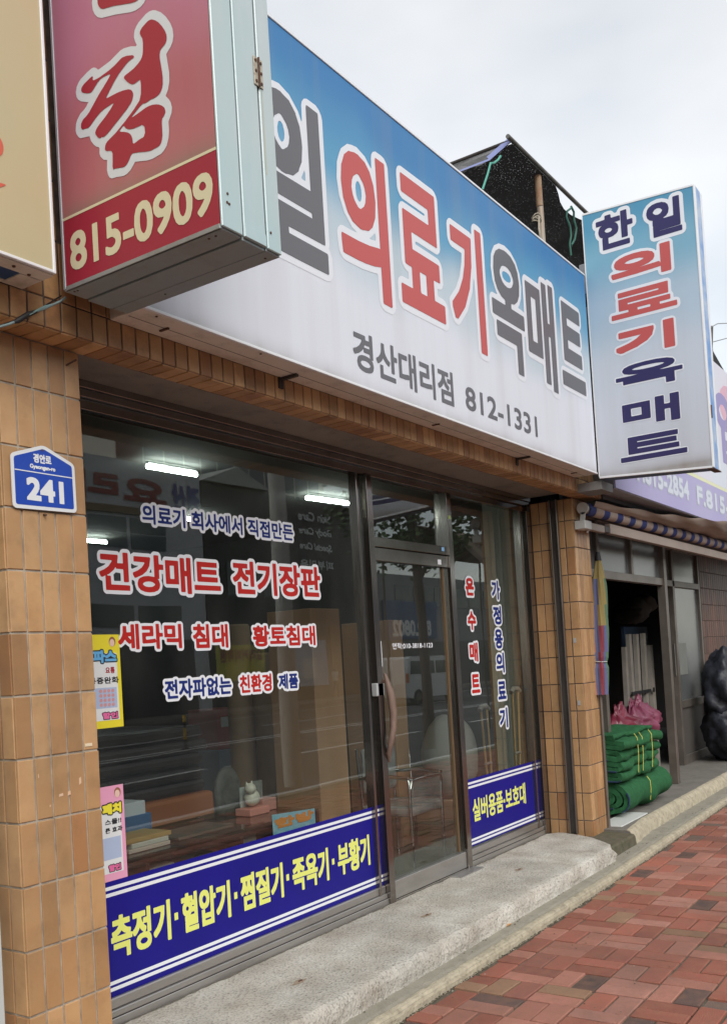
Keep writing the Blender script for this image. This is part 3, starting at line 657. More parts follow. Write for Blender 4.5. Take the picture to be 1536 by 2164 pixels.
# red projecting sign with light blue metal case
rd = thing('red_projecting_sign', (-.1, -.5, 1.27), 'red and pink projecting sign with a brush-stroke syllable in a pale blue metal case', 'sign')
LX0, LX1, LY0, LY1, LB, LT = -.257, .044, -.247, -1.030, 1.249, 3.1
pink = sign_face('pink_print', None, 3.0, 1.515, [(1.515, (.45, .145, .155, 1)), (1.8, (.43, .13, .15, 1)), (2.15, (.47, .18, .26, 1)), (2.9, (.48, .22, .34, 1))], .10)
bx('sign_face', pink, rd, LX0, LX0+.008, LY1+.012, LY0-.010, 1.512, LT-.02)
bx('phone_panel', mat('crimson_print', (.33, .026, .045, 1), .4, spec=.3, col2=(.29, .022, .045, 1), nscale=2), rd, LX0, LX0+.008, LY1+.012, LY0-.010, LB+.010, 1.502)
bx('cream_line', CREAM, rd, LX0-.001, LX0+.008, LY1+.012, LY0-.010, 1.5022, 1.5118)
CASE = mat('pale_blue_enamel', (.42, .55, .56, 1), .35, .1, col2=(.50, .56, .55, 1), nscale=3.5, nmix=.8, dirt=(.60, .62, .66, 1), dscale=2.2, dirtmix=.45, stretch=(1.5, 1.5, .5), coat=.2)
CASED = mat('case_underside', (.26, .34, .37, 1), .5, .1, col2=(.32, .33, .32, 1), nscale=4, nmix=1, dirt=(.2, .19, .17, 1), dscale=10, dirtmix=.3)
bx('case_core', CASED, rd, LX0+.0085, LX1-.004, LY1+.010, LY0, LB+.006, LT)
# end plate in three folded strips
xs = [(LX0-.002, LX0+.098), (LX0+.106, LX0+.218), (LX0+.228, LX1)]
for i, (a, b) in enumerate(xs): bx('end_strip', CASE, rd, a, b, LY1, LY1+.0098, LB, LT, .0025)
bx('end_lower_plate', CASE, rd, xs[1][0]+.001, xs[1][1]-.001, LY1-.003, LY1-.0002, LB+.001, LB+.042, .001)
# underside channels
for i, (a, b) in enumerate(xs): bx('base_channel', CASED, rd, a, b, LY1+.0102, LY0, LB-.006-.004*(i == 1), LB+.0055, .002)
bx('back_trim', mat('grey_edge', (.42, .45, .48, 1), .4, .3), rd, LX0-.004, LX0+.008, LY0-.0098, LY0+.002, LB, LT, .001)
bx('bottom_trim', mat('worn_edge', (.30, .30, .29, 1), .5, .3, dirt=(.1, .07, .05, 1)), rd, LX0-.004, LX0+.006, LY1+.012, LY0-.010, LB-.006, LB+.0098, .001)
hz = 1.86; hx = LX0+.223
hg = bx('hinge', mat('hinge_plate', (.50, .45, .36, 1), .6, .3, dirt=(.2, .09, .04, 1), dscale=60, dirtmix=1), rd, hx-.022, hx+.024, LY1-.0045, LY1-.0005, hz-.05, hz+.05, .001)
MB().tube([(hx, LY1-.008, hz-.05), (hx, LY1-.008, hz+.05)], .004, 8).build('hinge_pin', M_IRON, hg)
for dz in (-.036, 0, .036):
    for dx in (-.013, .014): MB().tube([(hx+dx, LY1-.004, hz+dz), (hx+dx, LY1-.0075, hz+dz)], .0052, 8).build('screw', M_IRON, hg)
rs_ = mat('rust_streak', (.50, .44, .28, 1), .7, col2=(.40, .50, .50, 1), nscale=40, nmix=1, stretch=(1, 1, .1))
bx('rust_streak', rs_, rd, hx+.016, hx+.021, LY1-.0006, LY1-.0001, hz-.35, hz-.05)
for (dx, dz) in ((.030, .115), (.026, .085), (.036, .083), (.245, .06), (.240, 1.05)): MB().tube([(LX0+dx, LY1, LB+dz), (LX0+dx, LY1-.0025, LB+dz)], .0045, 7).build('screw', M_IRON, rd)
for (y, xx) in ((LY0-.03, LX0+.02), (LY0-.045, LX0+.022), (LY1+.06, LX0+.03), (LY1+.09, LX0+.03), (LY1+.05, LX0+.27), (-.5, LX0+.26)): MB().lathe((xx, y, LB-.009), [(0, 0), (.004, .001), (.005, .004)], 7).build('screw', M_IRON, rd)
P1 = [(0.394,1.945),(0.406,1.956),(0.43,1.962),(0.451,1.968),(0.459,1.968),(0.461,1.961),(0.456,1.951),(0.488,1.948),(0.533,1.952),(0.565,1.957),(0.596,1.966),(0.61,1.972),(0.631,1.97),(0.661,1.961),(0.672,1.954),(0.672,1.947),(0.647,1.947),(0.62,1.936),(0.588,1.92),(0.56,1.898),(0.536,1.877),(0.518,1.861),(0.548,1.86),(0.584,1.86),(0.618,1.855),(0.643,1.848),(0.657,1.834),(0.658,1.817),(0.648,1.8),(0.621,1.783),(0.585,1.766),(0.549,1.75),(0.521,1.735),(0.494,1.73),(0.491,1.736),(0.478,1.732),(0.459,1.752),(0.456,1.765),(0.47,1.779),(0.503,1.794),(0.531,1.808),(0.554,1.824),(0.562,1.832),(0.533,1.831),(0.497,1.827),(0.469,1.816),(0.445,1.803),(0.426,1.792),(0.412,1.794),(0.382,1.8),(0.387,1.83),(0.425,1.841),(0.454,1.865),(0.483,1.888),(0.512,1.908),(0.536,1.923),(0.555,1.939),(0.519,1.943),(0.492,1.94),(0.473,1.929),(0.458,1.916),(0.442,1.912),(0.417,1.921),(0.397,1.933)]
P2 = [(0.704,2.022),(0.713,2.032),(0.734,2.04),(0.751,2.045),(0.768,2.041),(0.791,2.024),(0.813,1.997),(0.829,1.967),(0.831,1.943),(0.82,1.93),(0.798,1.924),(0.792,1.906),(0.796,1.87),(0.803,1.829),(0.8,1.797),(0.786,1.776),(0.755,1.771),(0.741,1.775),(0.718,1.77),(0.697,1.775),(0.667,1.76),(0.636,1.746),(0.678,1.749),(0.713,1.756),(0.746,1.754),(0.778,1.743),(0.801,1.725),(0.807,1.707),(0.798,1.694),(0.786,1.69),(0.787,1.644),(0.785,1.624),(0.775,1.604),(0.751,1.601),(0.717,1.601),(0.643,1.624),(0.63,1.62),(0.62,1.603),(0.602,1.591),(0.585,1.591),(0.55,1.601),(0.535,1.6),(0.54,1.643),(0.54,1.664),(0.529,1.672),(0.501,1.679),(0.505,1.701),(0.519,1.711),(0.555,1.72),(0.592,1.737),(0.637,1.759),(0.668,1.777),(0.694,1.796),(0.699,1.86),(0.687,1.861),(0.663,1.856),(0.645,1.865),(0.625,1.885),(0.615,1.899),(0.622,1.905),(0.657,1.908),(0.687,1.917),(0.707,1.929),(0.716,1.947),(0.719,1.993),(0.709,2.008)]
H1 = [(0.575,1.722),(0.605,1.736),(0.608,1.725),(0.624,1.712),(0.658,1.704),(0.704,1.704),(0.705,1.659),(0.672,1.659),(0.643,1.651),(0.643,1.676),(0.632,1.696),(0.607,1.711)]
P4 = [(0.505,2.238),(0.504,2.214),(0.51,2.198),(0.524,2.183),(0.551,2.176),(0.581,2.17),(0.632,2.152),(0.683,2.136),(0.706,2.135),(0.721,2.141)]

BR_RED = mat('brush_red', (.34, .028, .045, 1), .4, spec=.3); SIL = mat('silver_print', (.62, .64, .67, 1), .32)
sg = poly_seg(P1, P2, H1); sg4 = poly_seg(P4)
letters('brush_outline', sg, .030, .006, on_x(LX0-.0012), SIL, rd); letters('brush_lettering', sg, 0, .0035, on_x(LX0-.0024), BR_RED, rd)
letters('brush_outline', sg4, .030, .006, on_x(LX0-.0012), SIL, rd); letters('brush_lettering', sg4, 0, .004, on_x(LX0-.0024), BR_RED, rd)
s = fit(T['815-0909'], .287, .998, 1.303, 1.447, .006); letters('phone_lettering', s, .005, .003, on_x(LX0-.0014), CREAM, rd)
bx('mount', M_DARKM, rd, -.15, -.10, LY0+.001, -.140, 1.33, 1.37); bx('mount', M_DARKM, rd, -.15, -.10, LY0+.001, -.140, 2.2, 2.24)

# yellow fascia sign at the far left
ys = thing('cream_fascia_sign', (-1.5, -.24, 1.25), 'cream fascia sign in a white frame at the upper left edge', 'sign')
YX1 = -.366; YB = 1.250
bx('sign_face', mat('cream_print', (.56, .44, .26, 1), .35, col2=(.50, .46, .28, 1), nscale=1.6, nmix=1), ys, -3.2, YX1-.012, -.335, -.326, YB+.012, 2.9)
MB().box(YX1-.0118, YX1, -.340, -.326, YB, 2.9, .002).box(-3.2, YX1-.012, -.340, -.326, YB, YB+.0118, .002).build('trim', M_WHITEP, ys)
bx('sign_tray', M_BEIGEM, ys, -3.2, YX1, -.3255, -.31, YB+.002, 2.9); bx('sign_tray', M_BEIGEM, ys, YX1-.012, YX1, -.31, -.142, YB+.002, 2.9)
MB().box(-3.2, YX1-.002, -.325, -.262, YB-.004, YB+.0018, .001).box(YX1-.09, YX1-.002, -.258, -.150, YB-.004, YB+.0018, .001).box(-3.2, YX1-.091, -.172, -.15, YB-.004, YB+.0018, .001).build('base_frame', M_BEIGEM, ys)
bx('blue_base_panel', mat('deep_blue_print', (.012, .07, .20, 1), .4), ys, -3.2, YX1-.091, -.258, -.173, YB, YB+.0018)
for u, v in ((30, 562), (62, 580)): p = at(u, v, 2, YB-.004); MB().lathe((p.x, p.y, YB-.009), [(0, 0), (.006, .001), (.007, .005)], 7).build('screw', M_IRON, ys)
OR = mat('orange_red_print', (.62, .13, .08, 1), .4)
p = at(-20, 300, 1, -.335); c0 = [(p.x+.05*math.cos(a), p.z+.046*math.sin(a)) for a in np.linspace(0, 6.28, 24)[:-1]]; c1 = [(p.x+.034*math.cos(a), p.z+.030*math.sin(a)) for a in np.linspace(0, 6.28, 24)[:-1]]
letters('swirl_print', poly_seg(c0, c1), .001, .004, on_y(-.3365), OR, ys)
q = [at(a, b, 1, -.335) for a, b in ((-60, 370), (-20, 383), (17, 390), (8, 394), (-2, 397), (-40, 392))]
letters('swirl_print', poly_seg([(w.x, w.z) for w in q]), 0, .003, on_y(-.3365), OR, ys)

# wire with black tape below the signs
wp = [at(-12, 694, 1, -.17), at(20, 685, 1, -.18), at(38, 678, 1, -.19), at(60, 664, 1, -.2), at(95, 652, 1, -.2), at(130, 636, 1, -.2), at(139, 628, 1, -.2)]
wr = thing('spliced_wire', wp[3], 'grey wire spliced with black tape running below the signs at the left', 'wire')
MB().tube(wp, .0045, 8).build('wire', mat('grey_wire', (.22, .30, .30, 1), .5), wr)
MB().tube([wp[1]+(wp[2]-wp[1])*.6, wp[2], wp[3], wp[3]+(wp[4]-wp[3])*.5], [.006, .010, .0095, .006], 8).build('black_tape', M_BLACK, wr)
MB().tube([wp[3]+Vector((0, -.005, -.003)), wp[4]+Vector((0, 0, .007)), wp[4]+(wp[5]-wp[4])*.5], .004, 8).build('tail_wire', mat('teal_wire', (.25, .42, .40, 1), .5), wr)
MB().tube([at(-5, 690, 1, -.15), at(60, 668, 1, -.15), at(130, 625, 1, -.15)], .003, 6).build('thin_wire', M_BLACK, wr)

# address plate
ap = thing('number_plate', (-.21, -.01, .59), 'blue and white house number plate reading 241 on the left tiled pillar', 'number plate')
def rounded(pts, r, n=5):
    out = []; m = len(pts)
    for i in range(m):
        p = Vector(pts[i]); a = (Vector(pts[i-1])-p).normalized(); b = (Vector(pts[(i+1) % m])-p).normalized()
        s_, e_ = p+a*r, p+b*r
        for k in range(n+1):
            t = k/n; out.append(tuple(s_.lerp(p, t).lerp(p.lerp(e_, t), t)))
    return out
PLp = [(-.355, .470), (-.060, .476), (-.058, .645), (-.085, .678), (-.213, .722), (-.336, .700), (-.357, .672)]
PLp = rounded([(-.354, .467), (-.060, .475), (-.061, .668), (-.205, .724), (-.3545, .672)], .018)
MB().ext(PLp, lambda p: (p[0], -.009, p[1]), lambda p: (p[0], -.013, p[1])).build('plate', mat('plate_white', (.72, .74, .75, 1), .35), ap)
IN_ = rounded([(-.341, .482), (-.074, .488), (-.075, .659), (-.207, .709), (-.341, .662)], .010)
MB().ext(IN_, lambda p: (p[0], -.0131, p[1]), lambda p: (p[0], -.0139, p[1])).build('blue_field', mat('plate_blue', (.012, .06, .40, 1), .3, bump=.15, bscale=30), ap)
PWH = mat('plate_letter', (.74, .76, .78, 1), .35)
bx('divider_line', PWH, ap, -.3405, -.0745, -.0150, -.0141, .6105, .6145)
for s_, a0, a1, b0, b1, w in (('경안로', -.255, -.172, .650, .686, .0016), ('Gyeongan-ro', -.272, -.155, .622, .644, .0010), ('241', -.292, -.120, .503, .592, .0052)):
    letters('lettering', fit(T[s_], a0, a1, b0, b1, w), w, .0014, on_y(-.0146), PWH, ap)

# ------------------------------------------------------------------ shop front
sf = thing('glass_storefront', (2.6, .44, SZ), 'stainless steel and glass shop front with printed lettering and a blue band along the bottom', 'shop front')
FT = 1.186
GZ0 = -1.640
# head
hd = MB(); hd.box(-.005, 5.262, .385, .50, 1.150, 1.1858, .002).box(-.005, 5.262, .400, .50, 1.112, 1.1495, .002).box(-.005, 5.262, .425, .49, 1.062, 1.1115, .002)
hd.build('head_frame', M_STEEL, sf)
# posts
for nm, x0, x1, y0, y1, z0, z1 in (('glazing_bar', 2.560, 2.584, .408, .470, -1.69, 1.0615), ('door_post', 2.645, 2.708, .385, .490, SZ-.02, 1.0615), ('door_post', 3.722, 3.788, .385, .490, SZ-.0, 1.0615),
                                   ('glazing_bar', 5.062, 5.084, .408, .470, -1.69, 1.0615), ('wall_post', 5.165, 5.262, .390, .490, SZ, 1.0615), ('wall_post', -.005, .03, .39, .49, SZ, 1.0615)):
    bx(nm, M_STEEL, sf, x0, x1, y0, y1, z0, z1, .002)
# sills: three folded ridges
for a, b in ((.031, 2.6445), (3.7885, 5.1645)):
    bx('sill', M_SILL, sf, a, b, .40, .49, SZ-.02, -1.722, .003)
    bx('sill_ridge', M_SILL, sf, a, b, .408, .489, -1.7215, -1.690, .004)
    bx('sill_ridge', M_SILL, sf, a, b, .420, .488, -1.6895, -1.640, .006)
    bx('sill_groove', M_DARKM, sf, a, b, .404, .41, -1.7235, -1.7195)
# panes
bx('window_pane', M_GLASS, sf, .03, 2.645, .441, .4445, -1.641, 1.062)
bx('window_pane', M_GLASS, sf, 3.7885, 5.1645, .441, .4445, -1.641, 1.062)
bx('transom_pane', M_GLASS, sf, 2.7085, 3.7215, .441, .4445, .649, 1.062)
# transom bar and door
bx('transom_bar', M_STEEL, sf, 2.7085, 3.7215, .395, .485, .585, .648, .002)
dr = thing('door', (3.2, .43, SZ)); attach(dr, sf); dr.location = (3.2, .43, SZ); 
bx('door_head', M_STEEL, dr, 2.711, 3.719, .400, .470, .492, .578, .002)
bx('door_pane', M_GLASS, dr, 2.711, 3.719, .4285, .4325, -1.6285, .4915)
bx('bottom_rail', M_SILL, dr, 2.711, 3.719, .398, .468, -1.745, -1.629, .003)
bx('door_patch', mat('door_rubber', (.16, .10, .05, 1), .6), dr, 3.655, 3.668, .418, .445, -1.62, .49)
bx('threshold_plate', M_SILL, sf, 3.44, 3.80, .30, .395, SZ+.001, SZ+.006, .001)
bx('door_sweep_gap', M_BLACK, sf, 2.709, 3.7215, .42, .46, SZ-.001, -1.7455)
hp = [at(u, v, 1, y) for u, v, y in ((813, 1424, .39), (818, 1440, .37), (826, 1470, .35), (831, 1505, .345), (831, 1540, .345), (826, 1570, .35), (822, 1592, .37), (822, 1610, .39))]
WOODH = mat('driftwood', (.23, .15, .115, 1), .55, col2=(.13, .08, .06, 1), nscale=20, nmix=1, bump=1, bscale=60, stretch=(1, 1, .3))
MB().tube(hp, [.010, .018, .026, .025, .022, .020, .017, .010], 10).build('handle', WOODH, dr)
hq = [Vector((p.x-.03, .86-p.y, p.z)) for p in hp]; MB().tube(hq, [.010, .018, .024, .024, .022, .020, .017, .010], 10).build('handle', WOODH, dr)
for p, q in ((hp[1], hq[1]), (hp[6], hq[6])): MB().tube([(p.x, p.y, p.z), (q.x, q.y, q.z)], .010, 8).build('handle_bolt', M_IRON, dr)
lk = at(796, 1457, 1, .39); bx('lock', mat('lock_white', (.6, .62, .62, 1), .3, .4), dr, lk.x-.035+.03, lk.x+.085, .385, .4275, lk.z-.045, lk.z+.04, .004)
st1 = at(803, 1383, 1, .426); bx('pull_sticker', VWHITE, dr, st1.x-.024, st1.x+.024, .4262, .4272, st1.z-.082, st1.z+.088)
for i, c in enumerate('당기세요'): letters('sticker_lettering', fit(T[c], st1.x-.013, st1.x+.013, st1.z+.045-i*.038, st1.z+.073-i*.038, .001), .001, .0012, on_y(.4256), GREY, dr)
bx('small_sticker', VWHITE, dr, 3.56, 3.61, .3985, .3995, .508, .545)
bx('small_sticker', mat('light_blue_sticker', (.25, .5, .8, 1), .4), sf, 3.62, 3.66, .3935, .3945, .61, .64)
bx('exit_tag', mat('lime_tag', (.6, .8, .25, 1), .4), sf, 3.735, 3.77, .383, .3845, .86, .885)

# blue bands with white and yellow lettering, applied to the panes
GY = .4402
def glass_text(ss, a0, a1, b0, b1, w, ow, m, par=sf, y=GY-.0014, cell=.0045, om=VWHITE, name='lettering'):
    s = fit(T[ss], a0, a1, b0, b1, w)
    if ow: letters(name+'_outline', s, w+ow, cell*1.2, on_y(y), om, par)
    return letters(name, s, w, cell, on_y(y-.0008), m, par)
for (a, b, z0, z1) in ((.031, 2.6447, -1.6395, -1.119), (3.789, 5.1645, -1.628, -1.119)):
    bx('blue_band', VBAND, sf, a, b, GY-.0012, GY, z0, z1)
    for zz in (-1.150, -1.180, -1.578, -1.606):
        bx('white_stripe', VWHITE, sf, a, b, GY-.0020, GY-.0013, zz-.0082, zz+.0082)
for ss, a0, a1 in (('측정기', .382, .757), ('혈압기', .832, 1.190), ('찜질기', 1.272, 1.632), ('족욕기', 1.715, 2.066), ('부황기', 2.160, 2.512)):
    glass_text(ss, a0, a1, -1.478, -1.282, .0065, 0, VYEL, y=GY-.0014, cell=.0035)
for xx in (.795, 1.232, 1.672, 2.113): bx('middle_dot', VYEL, sf, xx-.012, xx+.012, GY-.0022, GY-.0013, -1.395, -1.360)
glass_text('실버용품·보호대', 3.935, 4.895, -1.452, -1.275, .005, 0, VYEL, cell=.0035)
glass_text('의료기 회사에서 직접만든', .712, 1.905, .562, .660, .0030, .015, VBLUE)
glass_text('건강매트', .425, 1.250, .222, .410, .0070, .018, VRED)
glass_text('전기장판', 1.350, 2.150, .230, .418, .0070, .018, VRED)
glass_text('세라믹', .517, .937, -.056, .068, .0052, .014, VRED); glass_text('침대', 1.018, 1.285, -.060, .068, .0052, .014, VRED); glass_text('황토침대', 1.488, 2.065, -.060, .060, .0048, .014, VRED)
glass_text('전자파없는', .800, 1.290, -.310, -.212, .0036, .014, VBLUE); glass_text('친환경', 1.358, 1.628, -.312, -.212, .0036, .014, VRED); glass_text('제품', 1.692, 1.872, -.310, -.220, .0036, .014, VBLUE)
for i, c in enumerate('온수매트'): glass_text(c, 4.045, 4.185, (.295, .025, -.225, -.470)[i], (.435, .172, -.075, -.322)[i], .0070, .017, VRED)
for i, c in enumerate('가정용의료기'): glass_text(c, 4.497, 4.645, (.275, .068, -.130, -.330, -.548, -.785)[i], (.432, .222, .030, -.165, -.400, -.620)[i], .0062, .017, VBLUE)
glass_text('연락:010-3818-1123', 2.912, 3.458, -.104, -.060, .0009, 0, VWHITE, par=dr, y=.4276, cell=.0022)

# ------------------------------------------------------------------ neighbouring shop on the right
MPUR = mat('purple_print', (.36, .32, .58, 1), .4, col2=(.40, .36, .60, 1), nscale=1)
ps = thing('purple_fascia_sign', (9, -.24, 1.2), 'lavender and white fascia sign with phone and fax numbers over the next shop', 'sign')
bx('purple_band', MPUR, ps, 5.43, 16, -.333, -.325, 1.19, 1.61)
bx('sign_face', mat('pale_flower_print', (.62, .70, .78, 1), .4, col2=(.72, .66, .74, 1), nscale=1.2, nmix=1), ps, 5.43, 16, -.333, -.325, 1.65, 3.16)
bx('yellow_line', mat('pale_yellow', (.72, .74, .45, 1), .4), ps, 5.43, 16, -.333, -.325, 1.611, 1.649)
bx('sign_tray', mat('grey_tray', (.30, .31, .33, 1), .5, dirt=(.12, .10, .09, 1), dscale=8), ps, 5.42, 16, -.324, -.142, 1.18, 3.17, .003)
PL2 = mat('lilac_letter', (.62, .66, .74, 1), .4); PLO = mat('lilac_letter_edge', (.42, .45, .56, 1), .4)
xa = at(1338, 1000, 1, -.335).x; xb = at(1455, 1040, 1, -.335).x; s = fit(T['T.815-2854'], xa, xb, 1.325, 1.535, .012)
letters('lettering_outline', s, .024, .008, on_y(-.3342), PLO, ps); letters('lettering', s, .010, .006, on_y(-.3354), PL2, ps)
xa = at(1472, 1050, 1, -.335).x; s = fit(T['F.815-2000'], xa, xa+2.6, 1.325, 1.535, .012)
letters('lettering_outline', s, .024, .008, on_y(-.3342), PLO, ps); letters('lettering', s, .010, .006, on_y(-.3354), PL2, ps)
xa = at(1512, 880, 1, -.335).x; s = fit(T['업'], xa, xa+1.1, 1.98, 2.85, .02); letters('big_lettering', s, .035, .015, on_y(-.3342), mat('violet_letter', (.27, .22, .48, 1), .4), ps)
fl = poly_seg([(9.25, 2.75), (9.9, 3.05), (10.4, 2.5), (9.7, 2.4)], [(9.6, 1.75), (10.2, 1.9), (10.0, 1.70)], smooth=2)
letters('petal_print', fl, .02, .02, on_y(-.3341), mat('petal_pink', (.70, .38, .48, 1), .4), ps)
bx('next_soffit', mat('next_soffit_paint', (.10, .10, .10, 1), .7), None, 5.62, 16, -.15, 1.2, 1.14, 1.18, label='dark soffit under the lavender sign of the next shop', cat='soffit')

NF = mat('bronze_aluminium', (.21, .185, .16, 1), .45, .5, col2=(.15, .13, .11, 1), nscale=4)
nd = thing('door_framing', (8, .3, SZ), 'brown aluminium door frames of the open shop beyond the right tiled pillar', 'door frames')
for x0, x1, y0, y1, z0, z1 in ((6.28, 6.35, .18, .26, SZ, 1.14), (8.34, 8.43, .16, .25, SZ, 1.14), (5.70, 8.34, .18, .25, .50, .58), (5.70, 8.34, .18, .25, 1.06, 1.14), (7.28, 7.34, .18, .25, .58, 1.06),
                               (10.04, 10.12, .56, .63, SZ, 1.14), (8.56, 11.3, .56, .63, .58, .66), (8.56, 11.3, .56, .63, 1.06, 1.14), (11.3, 11.37, .56, .63, SZ, 1.14), (10.12, 11.3, .56, .63, SZ, SZ+.12), (10.12, 11.3, .565, .625, -1.02, -.92)):
    bx('frame_bar', NF, nd, x0, x1, y0, y1, z0, z1, .003)
bx('lower_panel', mat('panel_brown', (.10, .09, .08, 1), .5), nd, 10.12, 11.3, .59, .60, SZ+.12, -1.02)
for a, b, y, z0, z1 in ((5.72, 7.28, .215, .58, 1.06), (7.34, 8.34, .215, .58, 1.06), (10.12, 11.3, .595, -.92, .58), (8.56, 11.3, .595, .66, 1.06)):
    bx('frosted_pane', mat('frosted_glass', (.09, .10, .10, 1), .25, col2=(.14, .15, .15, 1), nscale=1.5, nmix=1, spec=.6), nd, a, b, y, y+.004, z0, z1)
p0 = at(1424, 1360, 1, .585); bx('paper_notice', mat('dull_paper', (.19, .20, .18, 1), .8), nd, p0.x, p0.x+.55, .588, .592, p0.z-.42, p0.z)
# dark room
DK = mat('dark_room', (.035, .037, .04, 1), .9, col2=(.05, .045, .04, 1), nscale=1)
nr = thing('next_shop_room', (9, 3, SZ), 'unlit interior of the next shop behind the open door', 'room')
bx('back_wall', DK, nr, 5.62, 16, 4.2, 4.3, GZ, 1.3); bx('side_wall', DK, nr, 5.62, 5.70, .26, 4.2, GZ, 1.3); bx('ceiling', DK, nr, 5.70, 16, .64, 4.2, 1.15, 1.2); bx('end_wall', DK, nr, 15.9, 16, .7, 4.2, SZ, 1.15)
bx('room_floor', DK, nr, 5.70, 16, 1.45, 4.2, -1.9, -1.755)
# dim shelf goods
sh1 = thing('storage_shelf', (8.5, 2.4, -.3), 'dark shelf with pale sacks at the back of the open shop', 'shelf')
bx('shelf_board', mat('shelf_grey', (.12, .13, .13, 1), .6), sh1, 7.6, 12, 2.2, 2.8, -.10, -.06)
def blob(c, r, seed, n=18, m=12, amp=.2, fx=None, fr=1.7):
    mb = MB(); vs = []
    for j in range(m+1):
        th = math.pi*j/m
        for i in range(n):
            ph = 2*math.pi*i/n; d = Vector((math.sin(th)*math.cos(ph), math.sin(th)*math.sin(ph), math.cos(th)))
            k = 1+amp*(noise.noise(d*fr+Vector((seed, 0, 0)))+.6*noise.noise(d*fr*2.3+Vector((0, seed, 0)))+.4*noise.noise(d*fr*5+Vector((0, 0, seed))))
            q = Vector((d.x*r[0], d.y*r[1], d.z*r[2]))*k
            if fx: q = fx(q)
            vs.append(Vector(c)+q)
    mb.add(vs, [(j*n+i, j*n+(i+1) % n, (j+1)*n+(i+1) % n, (j+1)*n+i) for j in range(m) for i in range(n)], True); return mb
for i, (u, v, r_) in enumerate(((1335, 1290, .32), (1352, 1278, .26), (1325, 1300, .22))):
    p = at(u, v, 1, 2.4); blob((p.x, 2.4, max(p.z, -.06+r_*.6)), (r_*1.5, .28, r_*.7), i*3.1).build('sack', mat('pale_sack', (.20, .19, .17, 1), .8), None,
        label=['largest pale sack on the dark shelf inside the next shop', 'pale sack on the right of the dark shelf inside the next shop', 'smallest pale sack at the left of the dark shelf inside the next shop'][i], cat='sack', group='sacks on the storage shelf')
bx('hanging_tarp', mat('dark_green_tarp', (.04, .08, .06, 1), .7, col2=(.10, .13, .09, 1), nscale=3), None, 8.1, 9.6, 2.9, 2.95, .25, .75, label='dim greenish tarp hanging high inside the next shop', cat='tarp')
bx('blue_tarp', mat('dark_blue_tarp', (.015, .035, .075, 1), .6, col2=(.01, .02, .04, 1), nscale=3, nmix=1), None, 9.9, 10.9, 1.2, 1.24, -1.76, .1, label='dark blue tarp hanging behind the slatted panel', cat='tarp')
# slatted grey panels
spn = thing('slatted_panel', (9.4, .95, SZ), 'bundle of grey-beige slats leaning inside the open doorway', 'slats')
SLT = mat('slat_grey', (.24, .22, .19, 1), .6, col2=(.17, .155, .13, 1), nscale=5, nmix=.8)
for (ut, vt, ub, vb, w) in ((1322, 1367, 1333, 1560, .075), (1331, 1340, 1345, 1560, .095), (1346, 1340, 1358, 1560, .095), (1361, 1338, 1373, 1560, .09), (1375, 1363, 1388, 1560, .125)):
    a = at(ut, vt, 1, 1.0); b = at(ub, vb, 1, .80); d = (b-a)*((SZ-a.z)/(b.z-a.z)); b = a+d
    m_ = MB().add([(a.x-w/2, a.y, a.z), (a.x+w/2, a.y, a.z), (a.x+w/2, a.y+.05, a.z), (a.x-w/2, a.y+.05, a.z), (b.x-w/2, b.y, b.z), (b.x+w/2, b.y, b.z), (b.x+w/2, b.y+.05, b.z), (b.x-w/2, b.y+.05, b.z)],
                  [(0, 1, 2, 3), (7, 6, 5, 4), (0, 4, 5, 1), (1, 5, 6, 2), (2, 6, 7, 3), (3, 7, 4, 0)]); m_.build('slat', SLT, spn)
a = at(1334, 1466, 1, .87); b = at(1374, 1466, 1, .87); bx('black_strap', M_BLACK, spn, a.x, b.x, .86, .875, a.z-.02, a.z+.02); bx('black_strap', M_BLACK, spn, b.x+.12, b.x+.16, .86, .875, a.z-.03, a.z+.03)
# black bags at the far right
for i, (c, r, lab) in enumerate((((10.95, .14, -1.40), (.62, .36, .44), 'lower heap of black plastic bags beside the far brown pillar'), ((10.98, .16, -.80), (.56, .34, .52), 'upper black plastic bag with a shiny crumpled side, far right'))):
    blob(c, r, 5+i*7, 48, 34, .2, fr=1.9).build('black_bag', mat('black_plastic', (.006, .007, .011, 1), .5, col2=(.03, .035, .05, 1), nscale=8, nmix=1, bump=2, bscale=14), None, label=lab, cat='bag', group='black bags by the far pillar')
# far brown tiled pillar
fp = thing('brown_tiled_pillar', (11.3, .4, GZ), 'dark red-brown tiled pillar at the far right under the awning', 'pillar')
bx('pillar_core', M_GROUTD, fp, 11.38, 14, .566, .64, GZ, 1.14)
bt = tile_mesh(.112, .226, 'y', mat('brown_tile', '#703018', .5, rand=[(0, (.12, .055, .035, 1)), (.35, (.155, .07, .042, 1)), (.7, (.10, .045, .03, 1))], col2=(.10, .05, .04, 1), nscale=6))
for r_ in range(12):
    for c in range(20): tile_at(bt, (11.445+c*.12, .567, .96-r_*.235), fp, .006)

